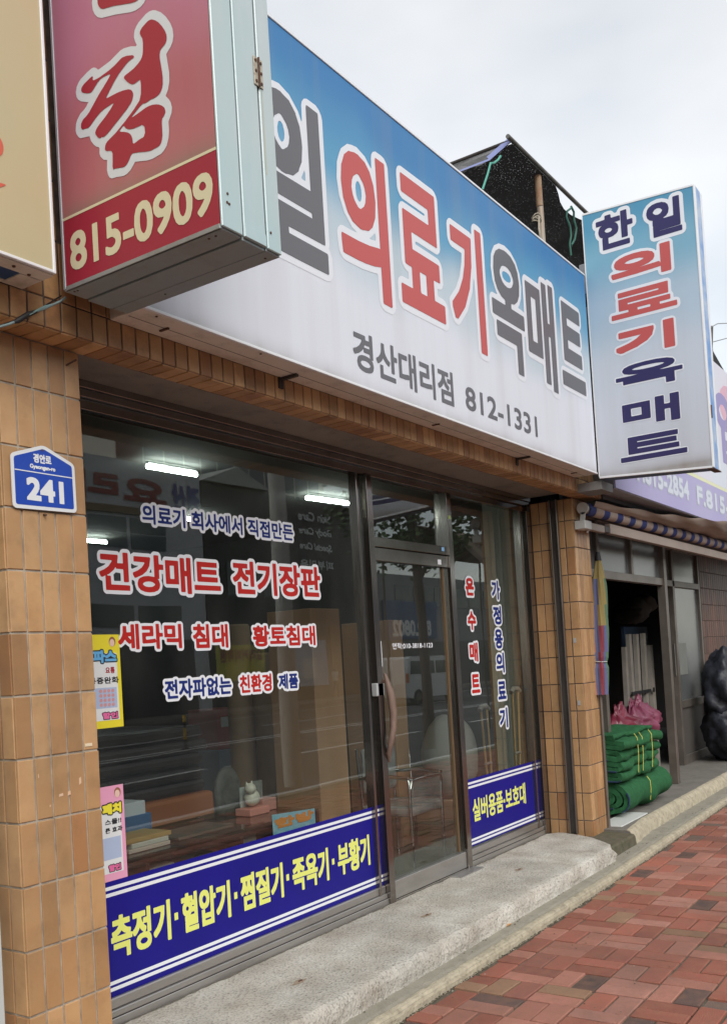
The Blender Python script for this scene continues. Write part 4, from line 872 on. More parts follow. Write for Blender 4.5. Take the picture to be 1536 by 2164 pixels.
# awning, rolled in
aw = thing('rolled_awning', (5.3, -.05, 1.0), 'retracted awning with a blue striped roll and a beige arm bar over the next shop', 'awning')
AWB = mat('awning_beige', (.46, .38, .32, 1), .8, col2=(.38, .31, .26, 1), nscale=6); AWN = mat('awning_blue', (.03, .05, .20, 1), .8); ARM = mat('arm_beige', (.36, .29, .24, 1), .5, col2=(.31, .25, .21, 1), nscale=3)
def roll(xa, xb):
    mb = MB(); x = xa; k = 0; n = 16; cy = -.075
    while x < xb:
        w = .20 if k % 2 else .15; vs = []
        for xx, off in ((x, 0), (x+w, 0)):
            for i in range(n):
                a = 2*math.pi*i/n; r = .054+.0015*math.sin(x*3)
                vs.append((xx+.030*math.cos(a), cy+r*math.cos(a), 1.035+.003*(xx-5.3)+r*math.sin(a)))
        mb.k = k % 2; mb.add(vs, [(i, (i+1) % n, n+(i+1) % n, n+i) for i in range(n)], True); x += w; k += 1
    return mb
roll(5.38, 8.72).build('striped_roll', [AWN, AWB], aw); roll(8.86, 13).build('striped_roll', [AWN, AWB], aw)
MB().tube([(8.70, -.075, 1.046), (8.88, -.075, 1.046)], .036, 12).build('coupling', ARM, aw); MB().tube([(5.31, -.075, 1.035), (5.385, -.075, 1.035)], .045, 14).build('end_cap', mat('cap_grey', (.33, .32, .29, 1), .5), aw)
e = MB().tube([(5.296, -.075, 1.035), (5.312, -.075, 1.035)], .052, 16)
e.add([(5.296, -.055, 1.0), (5.296, -.098, 1.0), (5.296, -.085, .925), (5.296, -.045, .925), (5.312, -.055, 1.0), (5.312, -.098, 1.0), (5.312, -.085, .925), (5.312, -.045, .925)], [(0, 1, 2, 3), (7, 6, 5, 4), (0, 4, 5, 1), (1, 5, 6, 2), (2, 6, 7, 3), (3, 7, 4, 0)])
e.build('end_bracket', mat('cast_white', (.55, .55, .52, 1), .5), aw)
bx('wall_box', mat('cast_white', (.55, .55, .52, 1), .5), aw, 5.27, 5.43, -.10, -.004, .855, .93, .005)
bx('arm', ARM, aw, 5.435, 5.80, -.082, -.035, .86, .925, .004); bx('arm_knuckle', M_DARKM, aw, 5.80, 5.93, -.085, -.03, .865, .93, .008)
bb = MB().box(5.93, 13, -.090, -.035, .865, .955, .004); bb.v = [(x, y, z+(x-5.93)*.0005) for x, y, z in bb.v]; bb.build('front_bar', ARM, aw)
MB().tube([(5.47, -.06, .865), (5.40, -.075, .845), (5.37, -.08, .842), (5.36, -.08, .822)], .008, 6).build('crank_hook', ARM, aw)
vs = []; nX = 60; prf = [(-.07, .085), (-.12, .082), (-.19, .090), (-.24, .105), (-.255, .112), (-.27, .125), (-.30, .150), (-.31, .165)]
for i in range(nX+1):
    x = 5.42+(13-5.42)*i/nX; t = min(1, (x-5.42)/3.5); sag = -.02*math.sin(min(1, t)*math.pi)+.012*noise.noise(Vector((x*1.5, 0, 0)))
    for k, (y, z) in enumerate(prf): vs.append((x, -.07+(y+.07)*(.35+.95*t), 1.0+(z+.01*math.sin(x*7+k))*(.55+.75*t)+sag*k/7))
m_ = len(prf); f_ = [(i*m_+k, (i+1)*m_+k, (i+1)*m_+k+1, i*m_+k+1) for i in range(nX) for k in range(m_-1)]
aws = MB().add(vs, f_, True); aws.build('slack_fabric', mat('fabric_taupe', (.48, .40, .33, 1), .9, col2=(.36, .30, .25, 1), nscale=3, stretch=(.2, 4, 4)), aw)

# closed parasol
pr = thing('closed_parasol', (5.93, .02, -.62), 'closed striped parasol with a yellow top tied against the end of the tiled pillar', 'parasol')
pt = at(1263, 1180, 1, -.02); pb = at(1268, 1468, 1, -.02); n = 20; rings = 26; cols = []
pal = [mat('parasol_yellow', (.26, .20, .07, 1), .8), mat('parasol_blue', (.10, .11, .22, 1), .8), mat('parasol_red', (.20, .035, .05, 1), .8), mat('parasol_green', (.08, .15, .09, 1), .8), mat('parasol_orange', (.40, .15, .10, 1), .8), mat('parasol_white', (.5, .5, .48, 1), .8)]
mb = MB(); vs = []
for j in range(rings+1):
    t = j/rings; c = pt.lerp(pb, t); r = .03+.042*min(1, t*5)-.010*abs(t-.55)*2
    if abs(t-.76) < .02: r *= .8
    for i in range(n): a = 2*math.pi*i/n+t*1.1; rr = r*(1+.16*math.cos(a*5)); vs.append((c.x+rr*math.cos(a), c.y+rr*math.sin(a), c.z))
for j in range(rings):
    for i in range(n):
        t = j/rings; st_ = (i+int(t*3)) % n
        k = ([2, 1, 1, 4, 1, 2, 1, 3, 4, 2][st_//2 % 10] if t > .48 else ([0, 0, 3, 0, 1, 0, 0, 3, 0, 0][st_//2 % 10] if t > .12 else 0))
        mb.k = k if t < .97 else 5; mb.add([vs[j*n+i], vs[j*n+(i+1) % n], vs[(j+1)*n+(i+1) % n], vs[(j+1)*n+i]], [(0, 1, 2, 3)], True)
mb.build('canopy', pal, pr); MB().tube([pt+Vector((0, 0, .06)), pt+Vector((0, 0, -.02))], [.018, .032], 10).build('cap', M_BLACK, pr)
c = pt.lerp(pb, .76); MB().tube([(c.x+.062*math.cos(a), c.y+.062*math.sin(a), c.z+.005*math.sin(a)) for a in np.linspace(0, 6.28, 16)], .004, 5).build('tie_cord', pal[5], pr)
MB().tube([pb, Vector((pb.x, pb.y, SZ))], .014, 8).build('pole', NF, pr)

# folded green mats tied with yellow cord
GM = mat('green_mat', (.040, .16, .065, 1), .95, col2=(.024, .10, .042, 1), nscale=26, nmix=1, bump=2.2, bscale=160, spec=.15)
GE = mat('mat_edge', (.02, .022, .12, 1), .9, col2=(.012, .05, .03, 1), nscale=20, nmix=1); YC = mat('yellow_cord', (.62, .58, .12, 1), .7)
def ribbon(path, th):
    P = [Vector((a, b)) for a, b in path]; A, B = [], []
    for i, p in enumerate(P):
        d = (P[min(i+1, len(P)-1)]-P[max(i-1, 0)]).normalized(); q = Vector((-d.y, d.x)); A.append(p+q*th/2); B.append(p-q*th/2)
    return A, B
def mat_bundle(x0, x1, path, th, name, label, ties, seed, pinch=.9, yc=.15):
    t = thing(name, (x0, yc, path[0][1]), label, 'mat bundle', 'bundles of green matting by the open shop')
    A, B = ribbon(path, th); loop = A+B[::-1]; m = len(loop); nx = 30; zc = sum(p[1] for p in path)/len(path); vs = []
    for i in range(nx+1):
        x = x0+(x1-x0)*i/nx; k = 1
        for tx in ties: k -= (1-pinch)*math.exp(-((x-tx)/.045)**2)
        for kx, p in enumerate(loop):
            w = noise.noise(Vector((x*3, p.x*4, p.y*6+seed)))*.036+noise.noise(Vector((x*9, p.x*9, p.y*9+seed)))*.012
            ex = .025*noise.noise(Vector((p.x*5, p.y*14, seed)))*(1 if i in (0, nx) else 0)
            vs.append((x+ex, yc+(p.x-yc)*k+w, zc+(p.y-zc)*(k*.6+.4)+w*.7))
    mb = MB(); mb.add(vs, [(i*m+k, i*m+(k+1) % m, (i+1)*m+(k+1) % m, (i+1)*m+k) for i in range(nx) for k in range(m)], True)
    n_ = len(A)
    for base, rev in ((0, False), (nx*m, True)):
        fs = [(base+k, base+k+1, base+m-2-k, base+m-1-k) for k in range(n_-1)]
        mb.add(vs, fs if not rev else [f[::-1] for f in fs])
    mb.build('mat', GM, t)
    # purple-blue hem along one edge of the sheet at its end
    he = MB()
    for a0 in range(3, n_-6, 19): he.tube([Vector(vs[k])+Vector((-.004, 0, 0)) for k in range(a0, a0+5)], .009, 5)
    he.build('hem', GE, t)
    for tx in ties:
        Yb = min(p[0] for p in path)-th/2; zz = [p[1] for p in path if p[0] < Yb+.16]
        zt, zb = max(zz), min(zz); 
        MB().tube([(tx, yc+(Yb-yc)*pinch+.02, zt+.0), (tx, yc+(Yb-yc)*pinch-.010, zt-.045), (tx, yc+(Yb-yc)*pinch-.012, (zt+zb)/2), (tx, yc+(Yb-yc)*pinch+.0, zb+.02)][0 if len(ties) > 1 else 0:], .0035, 5).build('cord', YC, t)
    return t
def serp(y0, y1, z0, gap, n, sh=None):
    """serpentine fold between y0 (street side) and y1, starting at height z0"""
    out = []
    for k in range(n):
        z = z0+k*gap; a, b = (y1, y0) if k % 2 == 0 else (y0, y1); off = random.uniform(-.035, .035)
        for t in np.linspace(0, 1, 7): out.append((a+(b-a)*t+off*t, z+.012*math.sin(t*math.pi)))
        if k < n-1:
            s_ = -1 if k % 2 == 0 else 1
            for q in (-50, 0, 50): out.append((b+off+s_*math.cos(R(q))*gap*.5, z+gap/2+math.sin(R(q))*gap*.5))
    return out
random.seed(5)
lo = []
for t in np.linspace(0, 1, 62):                          # flattened spiral roll
    a = -R(90)-t*R(360*2.6); k = 1-.30*t*2.6/2.6*2.3*.42; yy = .22+math.copysign(abs(math.cos(a))**.75, math.cos(a))*.265*(1-.62*t); zz = SZ+.185+math.copysign(abs(math.sin(a))**.8, math.sin(a))*(.150*(1-.72*t)); lo.append((yy, zz))
mat_bundle(6.02, 7.38, lo, .046, 'green_mat_bundle', 'lower folded bundle of green matting on the pale slab, one yellow cord', [6.72], 2, .93, .2)
up = serp(.0, .48, SZ+.36, .049, 9); mat_bundle(5.98, 7.12, up, .043, 'green_mat_bundle', 'upper folded bundle of green matting stacked on the lower one, three yellow cords', [6.42, 6.56, 6.85], 8, .84, .2)
# pink plastic bags on a box behind the mats
bx('carton', mat('carton_brown', (.22, .16, .11, 1), .9), None, 7.0, 8.5, .60, .95, SZ+.0005, -1.30, .004, label='brown carton under the pink bags behind the green mats', cat='carton')
PK = mat('pink_plastic', (.16, .018, .045, 1), .35, col2=(.32, .095, .16, 1), nscale=7, nmix=1, bump=3, bscale=12)
def ear(q):
    return q if q.z < .12 else Vector((q.x*(.5+.6*abs(q.x)), q.y*.4, q.z*(1+1.5*abs(q.x))))
b1_ = at(1352, 1512, 1, .72); b2_ = at(1304, 1512, 1, .74)
blob((b1_.x, .76, -1.10), (.42, .24, .25), 3, 44, 30, .34, ear, 2.1).build('pink_bag', PK, None, label='light pink plastic bag with pointed handles behind the green mats', cat='bag')
blob((b2_.x, .74, -1.12), (.38, .22, .23), 11, 44, 30, .34, ear, 2.1).build('pink_bag', mat('red_plastic', (.11, .008, .022, 1), .28, col2=(.22, .035, .06, 1), nscale=7, nmix=1, bump=3, bscale=12), None, label='darker red plastic bag left of the pink one behind the green mats', cat='bag')

# ------------------------------------------------------------------ shade net on the roof
sn = thing('shade_net_shelter', (8, 2, 1.46), 'black shade net shelter on a rusty pipe frame on the roof behind the long sign', 'shelter')
NETM = mat('black_net', (.022, .022, .026, 1), .8, col2=(.04, .04, .045, 1), nscale=30, nmix=1)
def net_holes(m, scale, thr):
    t = m.node_tree; N = t.nodes.new; L = t.links.new
    g_ = N('ShaderNodeNewGeometry'); v = N('ShaderNodeTexVoronoi'); v.inputs['Scale'].default_value = scale; L(g_.outputs['Position'], v.inputs['Vector'])
    n2 = N('ShaderNodeTexNoise'); n2.inputs['Scale'].default_value = 2.2; L(g_.outputs['Position'], n2.inputs['Vector'])
    mm = N('ShaderNodeMath'); mm.operation = 'MULTIPLY'; mm.inputs[1].default_value = thr*2; L(n2.outputs[0], mm.inputs[0])
    mr = N('ShaderNodeMath'); mr.operation = 'LESS_THAN'; L(v.outputs['Distance'], mr.inputs[0]); L(mm.outputs[0], mr.inputs[1])
    tr = N('ShaderNodeBsdfTransparent'); mx = N('ShaderNodeMixShader'); out = t.nodes['Material Output']; bs = t.nodes['Principled BSDF']
    L(mr.outputs[0], mx.inputs[0]); L(bs.outputs[0], mx.inputs[1]); L(tr.outputs[0], mx.inputs[2]); L(mx.outputs[0], out.inputs[0])
net_holes(NETM, 60, .10)
pk = at(1081, 300, 1, 1.0); zt = pk.z
vs = []; nx, ny = 34, 18
for i in range(nx+1):
    for j in range(ny+1):
        x = pk.x+(13.5-pk.x)*i/nx; y = 1.0+7*j/ny
        z = zt-.01-.10*abs(math.sin(i/nx*math.pi*5))*(1-abs(2*j/ny-1)*.4)*(1 if 0 < i else 0)+.03*noise.noise(Vector((x*1.5, y*1.5, 0)))
        yy = y if j else 1.0+.09*max(0, math.sin((x-pk.x-1.25)*2.6))*(1 if x > pk.x+1.2 else 0)*1.6
        vs.append((x, yy, z if j else zt-.02-.05*(yy-1)))
MB().add(vs, [(i*(ny+1)+j, (i+1)*(ny+1)+j, (i+1)*(ny+1)+j+1, i*(ny+1)+j+1) for i in range(nx) for j in range(ny)], True).build('roof_net', NETM, sn)
f0, f1 = at(1035, 340, 0, pk.x), at(975, 363, 0, pk.x); vs = []
for j in range(25):
    t = j/24; tp_ = Vector((pk.x, 1.0+6*t, zt)); bt_ = f0+(f1-f0)*(t*2.6); bt_.z += .012*math.sin(j*1.3)
    for q_ in range(4): w_ = tp_.lerp(bt_, q_/3); vs.append((w_.x-.012*math.sin(q_*1.1+j*.9)*(q_ > 0), w_.y, w_.z))
GN = mat('grey_net', (.27, .27, .275, 1), .9, col2=(.17, .17, .175, 1), nscale=60, nmix=1)
MB().add(vs, [(j*4+k, (j+1)*4+k, (j+1)*4+k+1, j*4+k+1) for j in range(24) for k in range(3)]).build('side_flap', GN, sn)
TB = mat('blue_tape', (.33, .37, .68, 1), .6); hem = MB()
for P0, P1_, w0 in ((Vector(vs[0]), Vector(vs[3]), .05), (Vector(vs[3]), Vector(vs[99]), .02)):
    for s_ in range(12):
        a_ = P0.lerp(P1_, s_/12); b_ = P0.lerp(P1_, (s_+1)/12); o_ = Vector((-.016, 0, 0)); u_ = Vector((0, w0*.6, w0))
        hem.add([a_+o_, b_+o_, b_+o_+u_, a_+o_+u_], [(0, 1, 2, 3)])
hem.build('blue_hem', TB, sn)
PIPE = mat('old_pipe', (.40, .38, .33, 1), .55, .2, col2=(.30, .20, .13, 1), nscale=3, nmix=1)
MB().tube([(pk.x-.10, 1.0, zt+.02), (13.5, 1.0, zt+.02)], .024, 8).build('ridge_pipe', mat('dark_pipe', (.10, .09, .08, 1), .6, dirt=(.35, .38, .36, 1), dscale=2), sn)
MB().tube([(pk.x, 1.0, zt+.02), (pk.x, 8, zt+.02)], .018, 8).build('side_pipe', M_DARKM, sn)
q = at(1132, 380, 1, 1.06); qb = at(1150, 500, 1, 1.06); xq = (q.x+qb.x)/2
MB().tube([(xq, 1.06, 1.46), (xq, 1.06, zt-.45), (xq-.01, 1.06, zt)], [.036, .036, .036], 10).build('post', PIPE, sn)
MB().tube([(xq-.01, 1.06, zt-.38), (xq-.01, 1.06, zt-.01)], .038, 10).build('rusty_post_top', mat('pipe_rust', (.25, .12, .06, 1), .8, col2=(.34, .26, .18, 1), nscale=10, nmix=1), sn)
kn = at(1140, 462, 1, 1.0)
for dz in (0, .03): MB().tube([(kn.x+.06*math.cos(a), 1.04+.05*math.sin(a), kn.z+dz+.02*math.sin(2*a)) for a in np.linspace(0, 6.28, 12)], .008, 5).build('wire_tie', M_GROUT, sn)
MB().tube([(kn.x-.05, .99, kn.z), (kn.x-.09, .98, kn.z-.15), (kn.x-.06, .98, kn.z-.3)], .012, 5).build('wire_tie', M_GROUT, sn)
MB().tube([(13.4, 1.06, 1.46), (13.4, 1.06, zt)], .03, 8).build('post', PIPE, sn); MB().tube([(pk.x, 7.9, 1.46), (pk.x, 7.9, zt)], .03, 8).build('post', PIPE, sn)
RG = mat('teal_rope', (.08, .32, .25, 1), .7); RG2 = mat('green_rope', (.03, .12, .09, 1), .7)
r1 = [at(u, v, 1, .95) for u, v in ((1057, 330), (1052, 338), (1043, 345), (1036, 345), (1030, 368), (1019, 401))]
MB().tube(r1, .012, 6).build('rope', RG, sn)
MB().tube([at(u, v, 1, .95) for u, v in ((1206, 440), (1198, 446), (1196, 458), (1204, 480), (1206, 498), (1203, 515), (1206, 540))], .013, 6).build('rope', RG2, sn)
MB().tube([at(u, v, 1, .95) for u, v in ((1206, 436), (1212, 448), (1212, 465), (1217, 482), (1214, 505), (1207, 518))], .013, 6).build('rope', RG2, sn)
s2 = thing('far_shade_net', (12, .5, 1.46), 'small dark net edge showing above the lavender sign at the right border', 'net')
v4 = [at(u, v, 1, .2) for u, v in ((1502, 735), (1506, 775), (1545, 805), (1530, 785))]
MB().ext([(w.x, w.z) for w in v4], lambda p: (p[0], .2, p[1]), lambda p: (p[0], .23, p[1])).build('net_sheet', mat('net_plain', (.02, .02, .022, 1), .9), s2)
MB().tube([at(1503, 690, 1, .2), at(1502, 735, 1, .2), at(1506, 775, 1, .2)], .02, 6).build('net_pole', M_DARKM, s2)
for i, pp in enumerate((((1495, 695), (1515, 684), (1560, 682)), ((1500, 724), (1530, 716), (1570, 705)))):
    MB().tube([at(u, v, 1, .1) for u, v in pp], .006, 5).build('overhead_wire', mat('wire_grey', (.2, .2, .2, 1), .6), None, label=['upper thin grey wire against the sky at the right border', 'lower thin grey wire against the sky at the right border'][i], cat='wire', group='overhead wires at the right border')
# strip at the very left edge
bx('white_door_edge', mat('dull_white', (.5, .52, .5, 1), .5), None, -.60, -.482, .0, .04, GZ+.06, -.23, .004, label='narrow white upright edge at the lower left border beside the tiled pillar', cat='door edge')

# ------------------------------------------------------------------ inside the shop
CZ = 1.45; FLZ = -1.752
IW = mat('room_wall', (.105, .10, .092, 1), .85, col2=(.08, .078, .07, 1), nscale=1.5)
bx('shop_floor', mat('vinyl_floor', (.10, .115, .09, 1), .3, col2=(.13, .14, .11, 1), nscale=3), None, -.4, 5.36, .502, 7, -1.9, FLZ, kind='structure')
bx('shop_ceiling', mat('ceiling_paint', (.30, .30, .28, 1), .85), None, -.4, 5.36, .502, 7, CZ, CZ+.05, kind='structure') if 0 else None
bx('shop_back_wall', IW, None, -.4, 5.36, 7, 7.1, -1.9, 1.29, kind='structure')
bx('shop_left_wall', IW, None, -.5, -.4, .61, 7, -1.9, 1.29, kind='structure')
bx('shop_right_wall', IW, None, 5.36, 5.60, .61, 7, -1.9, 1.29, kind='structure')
CZ = 1.245
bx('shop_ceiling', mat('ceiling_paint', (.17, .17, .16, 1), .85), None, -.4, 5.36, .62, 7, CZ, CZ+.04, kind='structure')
a = at(1038, 1300, 0, 5.355); b = at(1098, 1300, 0, 5.355)
bx('room_column', mat('column_paint', (.50, .51, .45, 1), .7), None, 5.30, 5.358, min(a.y, b.y), max(a.y, b.y), FLZ, CZ-.05, label='pale painted column on the right inside wall of the shop', cat='column')
LAMP = mat('lamp_glow', (.9, .95, 1, 1), .5, emit=22, emitc='#f2fff8')
for i, (u0, v0, u1, v1, lab) in enumerate(((312, 985, 415, 1003, 'lit fluorescent tube on the shop ceiling nearest the left pillar'), (648, 1052, 735, 1064, 'lit fluorescent tube on the shop ceiling left of the door'), (150, 1140, 225, 1146, 'lit fluorescent tube farthest back, by the left pillar edge'), (395, 1096, 425, 1102, 'lit fluorescent tube far back behind the blue lettering'))):
    zc = CZ-.05; a = at(u0, v0, 2, zc); b = at(u1, v1, 2, zc)
    t = thing('ceiling_lamp', ((a.x+b.x)/2, a.y, CZ), lab, 'lamp', 'fluorescent ceiling lamps')
    d = (b-a).normalized(); 
    MB().tube([a, b], .017, 10).build('tube_lamp', LAMP, t)
    MB().tube([a+Vector((0, 0, .026)), b+Vector((0, 0, .026))], .012, 4).build('fitting', M_WHITEP, t)

# display counter
dc = thing('display_counter', (1.2, .9, FLZ), 'low glass-topped display counter just inside the left shop window', 'counter')
WDK = mat('dark_red_wood', (.085, .03, .022, 1), .35, col2=(.05, .018, .014, 1), nscale=4, nmix=1, stretch=(1, 6, 6))
TZ = -1.06
bx('glass_top', glass_mat('counter_glass', tint=(.75, .8, .78, 1), k=1, wob=0), dc, .06, 2.12, .53, 1.12, TZ-.008, TZ, .001)
bx('inner_board', WDK, dc, .06, 2.12, .56, 1.12, TZ-.05, TZ-.03); bx('side_board', WDK, dc, 2.10, 2.12, .53, 1.12, FLZ, TZ-.009); bx('side_board', WDK, dc, .06, .08, .53, 1.12, FLZ, TZ-.009)
bx('shelf_board', WDK, dc, .08, 2.10, .56, 1.12, -1.43, -1.41); bx('back_board', WDK, dc, .08, 2.10, 1.10, 1.12, FLZ, TZ-.05); bx('divider', WDK, dc, .72, .74, .55, 1.1, FLZ, TZ-.05); bx('divider', WDK, dc, 1.42, 1.44, .55, 1.1, FLZ, TZ-.05)
def item(name, u0, v0, u1, v1, Y, d, m, lab, cat, z0=None, c=.004, **k):
    a = at(u0, v0, 1, Y); b = at(u1, v1, 1, Y); zb = min(a.z, b.z) if z0 is None else z0
    return bx(name, m, None, min(a.x, b.x), max(a.x, b.x), Y, Y+d, zb, max(a.z, b.z), c, label=lab, cat=cat, **k)
p = at(330, 1762, 2, TZ)
item('white_box', 262, 1700, 310, 1735, .85, .2, mat('box_white', (.55, .58, .62, 1), .5), 'white box on blue books at the left end of the display counter', 'box', TZ+.035)
item('blue_book', 258, 1730, 322, 1740, .84, .22, mat('book_blue', (.05, .12, .26, 1), .5), 'blue book under the white box on the display counter', 'book', TZ+.0006)
for i, (a0, a1, z0, z1, c_, l_) in enumerate(((.66, .94, .0006, .022, (.50, .42, .36, 1), 'bottom book with a pinkish cover in the pile on the display counter'), (.68, .93, .0226, .048, (.55, .52, .45, 1), 'middle cream book of the pile on the display counter'), (.64, .95, .0486, .072, (.40, .27, .10, 1), 'top ochre book of the pile on the display counter'))):
    bx('book', mat('book_%s' % 'abc'[i], c_, .6), None, a0, a1, .60, .80, TZ+z0, TZ+z1, .003, label=l_, cat='book', group='pile of books on the display counter')
# oval stone plaque
oc = at(481, 1680, 1, .98)
pb_ = MB().lathe((0, 0, 0), [(0, -.03), (.12, -.028), (.142, -.01), (.142, .01), (.12, .026), (.07, .020), (0, .022)], 28)
pb_.v = [(oc.x+x*.82, .98-z, max(TZ+.001, oc.z+y*1.22)) for x, y, z in pb_.v]
pb_.build('oval_plaque', mat('stone_plaque', (.13, .125, .105, 1), .6, col2=(.05, .05, .045, 1), nscale=16, nmix=1, bump=3, bscale=22), None, label='dark oval stone plaque standing on the display counter', cat='plaque')
# pig figurine on a pink stand
fg = thing('figurine', (at(540, 1700, 1, .8).x, .8, TZ), 'cream piggy figurine on a pink stand on the display counter', 'figurine')
c = at(535, 1680, 1, .8); CRM = mat('figurine_cream', (.60, .56, .46, 1), .4)
bx('pink_stand', mat('stand_pink', (.62, .25, .20, 1), .5), fg, c.x-.09, c.x+.09, .75, .87, TZ+.0006, TZ+.045, .004)
blob((c.x, .81, TZ+.045+.055), (.055, .045, .05), 2, 16, 10, .05).build('body', CRM, fg); blob((c.x-.03, .795, TZ+.045+.115), (.038, .036, .034), 4, 14, 10, .05).build('head', CRM, fg)
for s_ in (-.02, .02): MB().tube([(c.x-.03+s_, .80, TZ+.185), (c.x-.03+s_*1.3, .80, TZ+.205)], [.010, .003], 6).build('ear', CRM, fg)
item('clear_card', 532, 1652, 556, 1690, .87, .004, mat('clear_card', (.35, .37, .34, 1), .2, trans=.6), 'clear plastic card stand behind the cream figurine', 'card', TZ+.0006, 0)
item('white_card', 508, 1665, 522, 1704, .86, .01, mat('card_white', (.50, .54, .50, 1), .6), 'small white card standing left of the cream figurine', 'card', TZ+.0006, 0)
item('pink_box', 556, 1690, 585, 1706, .80, .10, mat('box_pink', (.50, .22, .18, 1), .5), 'small pinkish box right of the cream figurine', 'box', TZ+.0006)
bx('flat_tray', mat('tray_dark', (.10, .09, .07, 1), .4), None, 1.02, 1.45, .62, .85, TZ+.0006, TZ+.02, .003, label='flat dark leaflet tray in the middle of the display counter', cat='tray')
# goods on the shelf below
for (nm, x0, x1, z1, col, l_) in (('red_box', .20, .55, -1.16, (.42, .03, .05, 1), 'red box on the shelf of the display counter'), ('white_carton', .22, .46, -1.24, (.52, .50, .45, 1), 'white carton in front of the red box in the display counter'), ('green_box', .62, .70, -1.20, (.30, .45, .14, 1), 'narrow green box in the display counter'),
                                  ('white_pink_box', .78, 1.02, -1.17, (.62, .58, .52, 1), 'white box with a pink print in the display counter'), ('tan_box', 1.12, 1.38, -1.18, (.30, .23, .15, 1), 'tan cardboard box in the middle of the display counter'), ('grey_file_box', 1.52, 1.68, -1.13, (.40, .45, .43, 1), 'pale grey file box at the right of the display counter')):
    yy = .60 if nm == 'white_carton' else (.74 if nm == 'red_box' else .66)
    bx(nm, mat(nm, col, .5), None, x0, x1, yy, yy+.13, -1.4094, z1, .004, label=l_, cat='box')
a = at(574, 1722, 1, .53); b = at(664, 1708, 1, .53)
MB().add([(a.x, .525, a.z-.22), (b.x, .525, b.z-.19), (b.x, .527, b.z-.0), (a.x, .527, a.z)], [(0, 1, 2, 3)]).build('cyan_flyer', mat('flyer_cyan', (.20, .48, .62, 1), .5, col2=(.30, .55, .65, 1), nscale=20), None, label='light blue flyer with orange lettering hung on the counter front', cat='flyer')
letters('flyer_lettering', fit(T['한방'], a.x+.02, b.x-.02, a.z-.085, a.z-.03, .003), .006, .003, on_y(.5235), mat('flyer_orange', (.75, .28, .06, 1), .5), bpy.data.objects['cyan_flyer'])
# leather cushions stack on an orange base
stk = thing('cushion_stack', (1.3, 2.4, FLZ), 'stack of dark leather mats on an orange-brown base inside the left window', 'mat stack')
LE = mat('dark_leather', (.022, .016, .014, 1), .35, col2=(.04, .03, .025, 1), nscale=5)
xr = at(455, 1690, 1, 1.7).x
bx('orange_base', mat('orange_cover', (.46, .15, .05, 1), .55, bump=.5, bscale=10), stk, -.2, xr, 1.7, 3.6, FLZ, -1.02, .03)
for i in range(5): bx('mat_layer', LE, stk, -.2, xr-.05+random.uniform(-.04, .04), 1.72+random.uniform(-.03, .03), 3.55, -1.018+i*.095, -.93+i*.095, .03)
# standing rolls and panels
BR1 = mat('roll_brown', (.48, .32, .19, 1), .6, col2=(.34, .22, .13, 1), nscale=3, nmix=1, stretch=(1, 1, .1)); BRW = mat('wood_panel', (.58, .34, .19, 1), .5, col2=(.45, .26, .14, 1), nscale=6, nmix=1, stretch=(1, 1, .1))
for i, (u0, u1, Y, z1, l_) in enumerate(((488, 530, 2.3, .20, 'tall brown mat roll standing left of the others behind the counter'), (545, 590, 2.1, -.05, 'middle brown mat roll standing behind the counter'), (608, 645, 2.5, .1, 'slim brown mat roll standing next to the upright wooden panel'))):
    a = at(u0, 1500, 1, Y); b = at(u1, 1500, 1, Y); r_ = (b.x-a.x)/2*.9
    MB().lathe(((a.x+b.x)/2, Y, FLZ), [(0, 0), (r_*.98, 0), (r_, .02), (r_*.97, (z1-FLZ)*.5), (r_, z1-FLZ-.02), (r_*.9, z1-FLZ), (r_*.4, z1-FLZ), (0, z1-FLZ-.01)], 20).build('mat_roll', BR1, None, label=l_, cat='mat roll', group='standing mat rolls')
item('upright_panel', 655, 1285, 742, 1720, 1.25, .42, BRW, 'upright wooden bed panel left of the door inside the shop', 'panel', FLZ)
item('upright_panel', 822, 1310, 872, 1700, 1.30, .5, BRW, 'upright wooden panel seen through the glass door', 'panel', FLZ)
item('upright_panel', 500, 1290, 660, 1500, 4.2, .1, mat('far_panel', (.15, .10, .065, 1), .6), 'wide brown panel at the back wall of the shop', 'panel', FLZ)
# chair with plastic cover
ch = thing('chair', (3.9, 1.0, FLZ), 'chrome framed chair in crinkled clear plastic behind the glass door', 'chair')
CHM = mat('chrome', (.6, .6, .6, 1), .12, 1)
for x in (3.62, 4.10):
    MB().tube([(x, .80, FLZ), (x, .80, -1.16), (x+.02, .82, -1.08)], .013, 8).build('leg', CHM, ch); MB().tube([(x+.02, 1.25, FLZ), (x+.02, 1.25, -1.32), (x+.02, 1.28, -.86)], .013, 8).build('leg', CHM, ch)
    MB().tube([(x+.02, .80, -1.09), (x+.02, 1.0, -1.07), (x+.02, 1.26, -1.09)], .015, 8).build('armrest', CHM, ch)
CVR = mat('clear_cover', (.22, .20, .19, 1), .18, col2=(.38, .38, .38, 1), nscale=11, nmix=.7, bump=3, bscale=18)
bx('seat', CVR, ch, 3.62, 4.12, .80, 1.25, -1.38, -1.30, .025); bk = bx('backrest', CVR, ch, 3.64, 4.10, 1.20, 1.26, -1.22, -.86, .03)
MB().tube([(3.62, .79, -1.16), (3.64, .79, -1.10), (3.86, .79, -1.09), (4.08, .79, -1.10), (4.10, .79, -1.16)], .011, 8).build('front_hoop', CHM, ch)
for x0, x1 in ((3.625, 4.095),): MB().add([(x0, .795, -1.30), (x1, .795, -1.30), (x1, .80, -1.11), (x0, .80, -1.11)], [(0, 1, 2, 3)]).build('plastic_sheet', mat('clear_sheet', (.45, .45, .45, 1), .15, trans=.72, col2=(.6, .6, .6, 1), nscale=9, bump=3, bscale=16), ch)
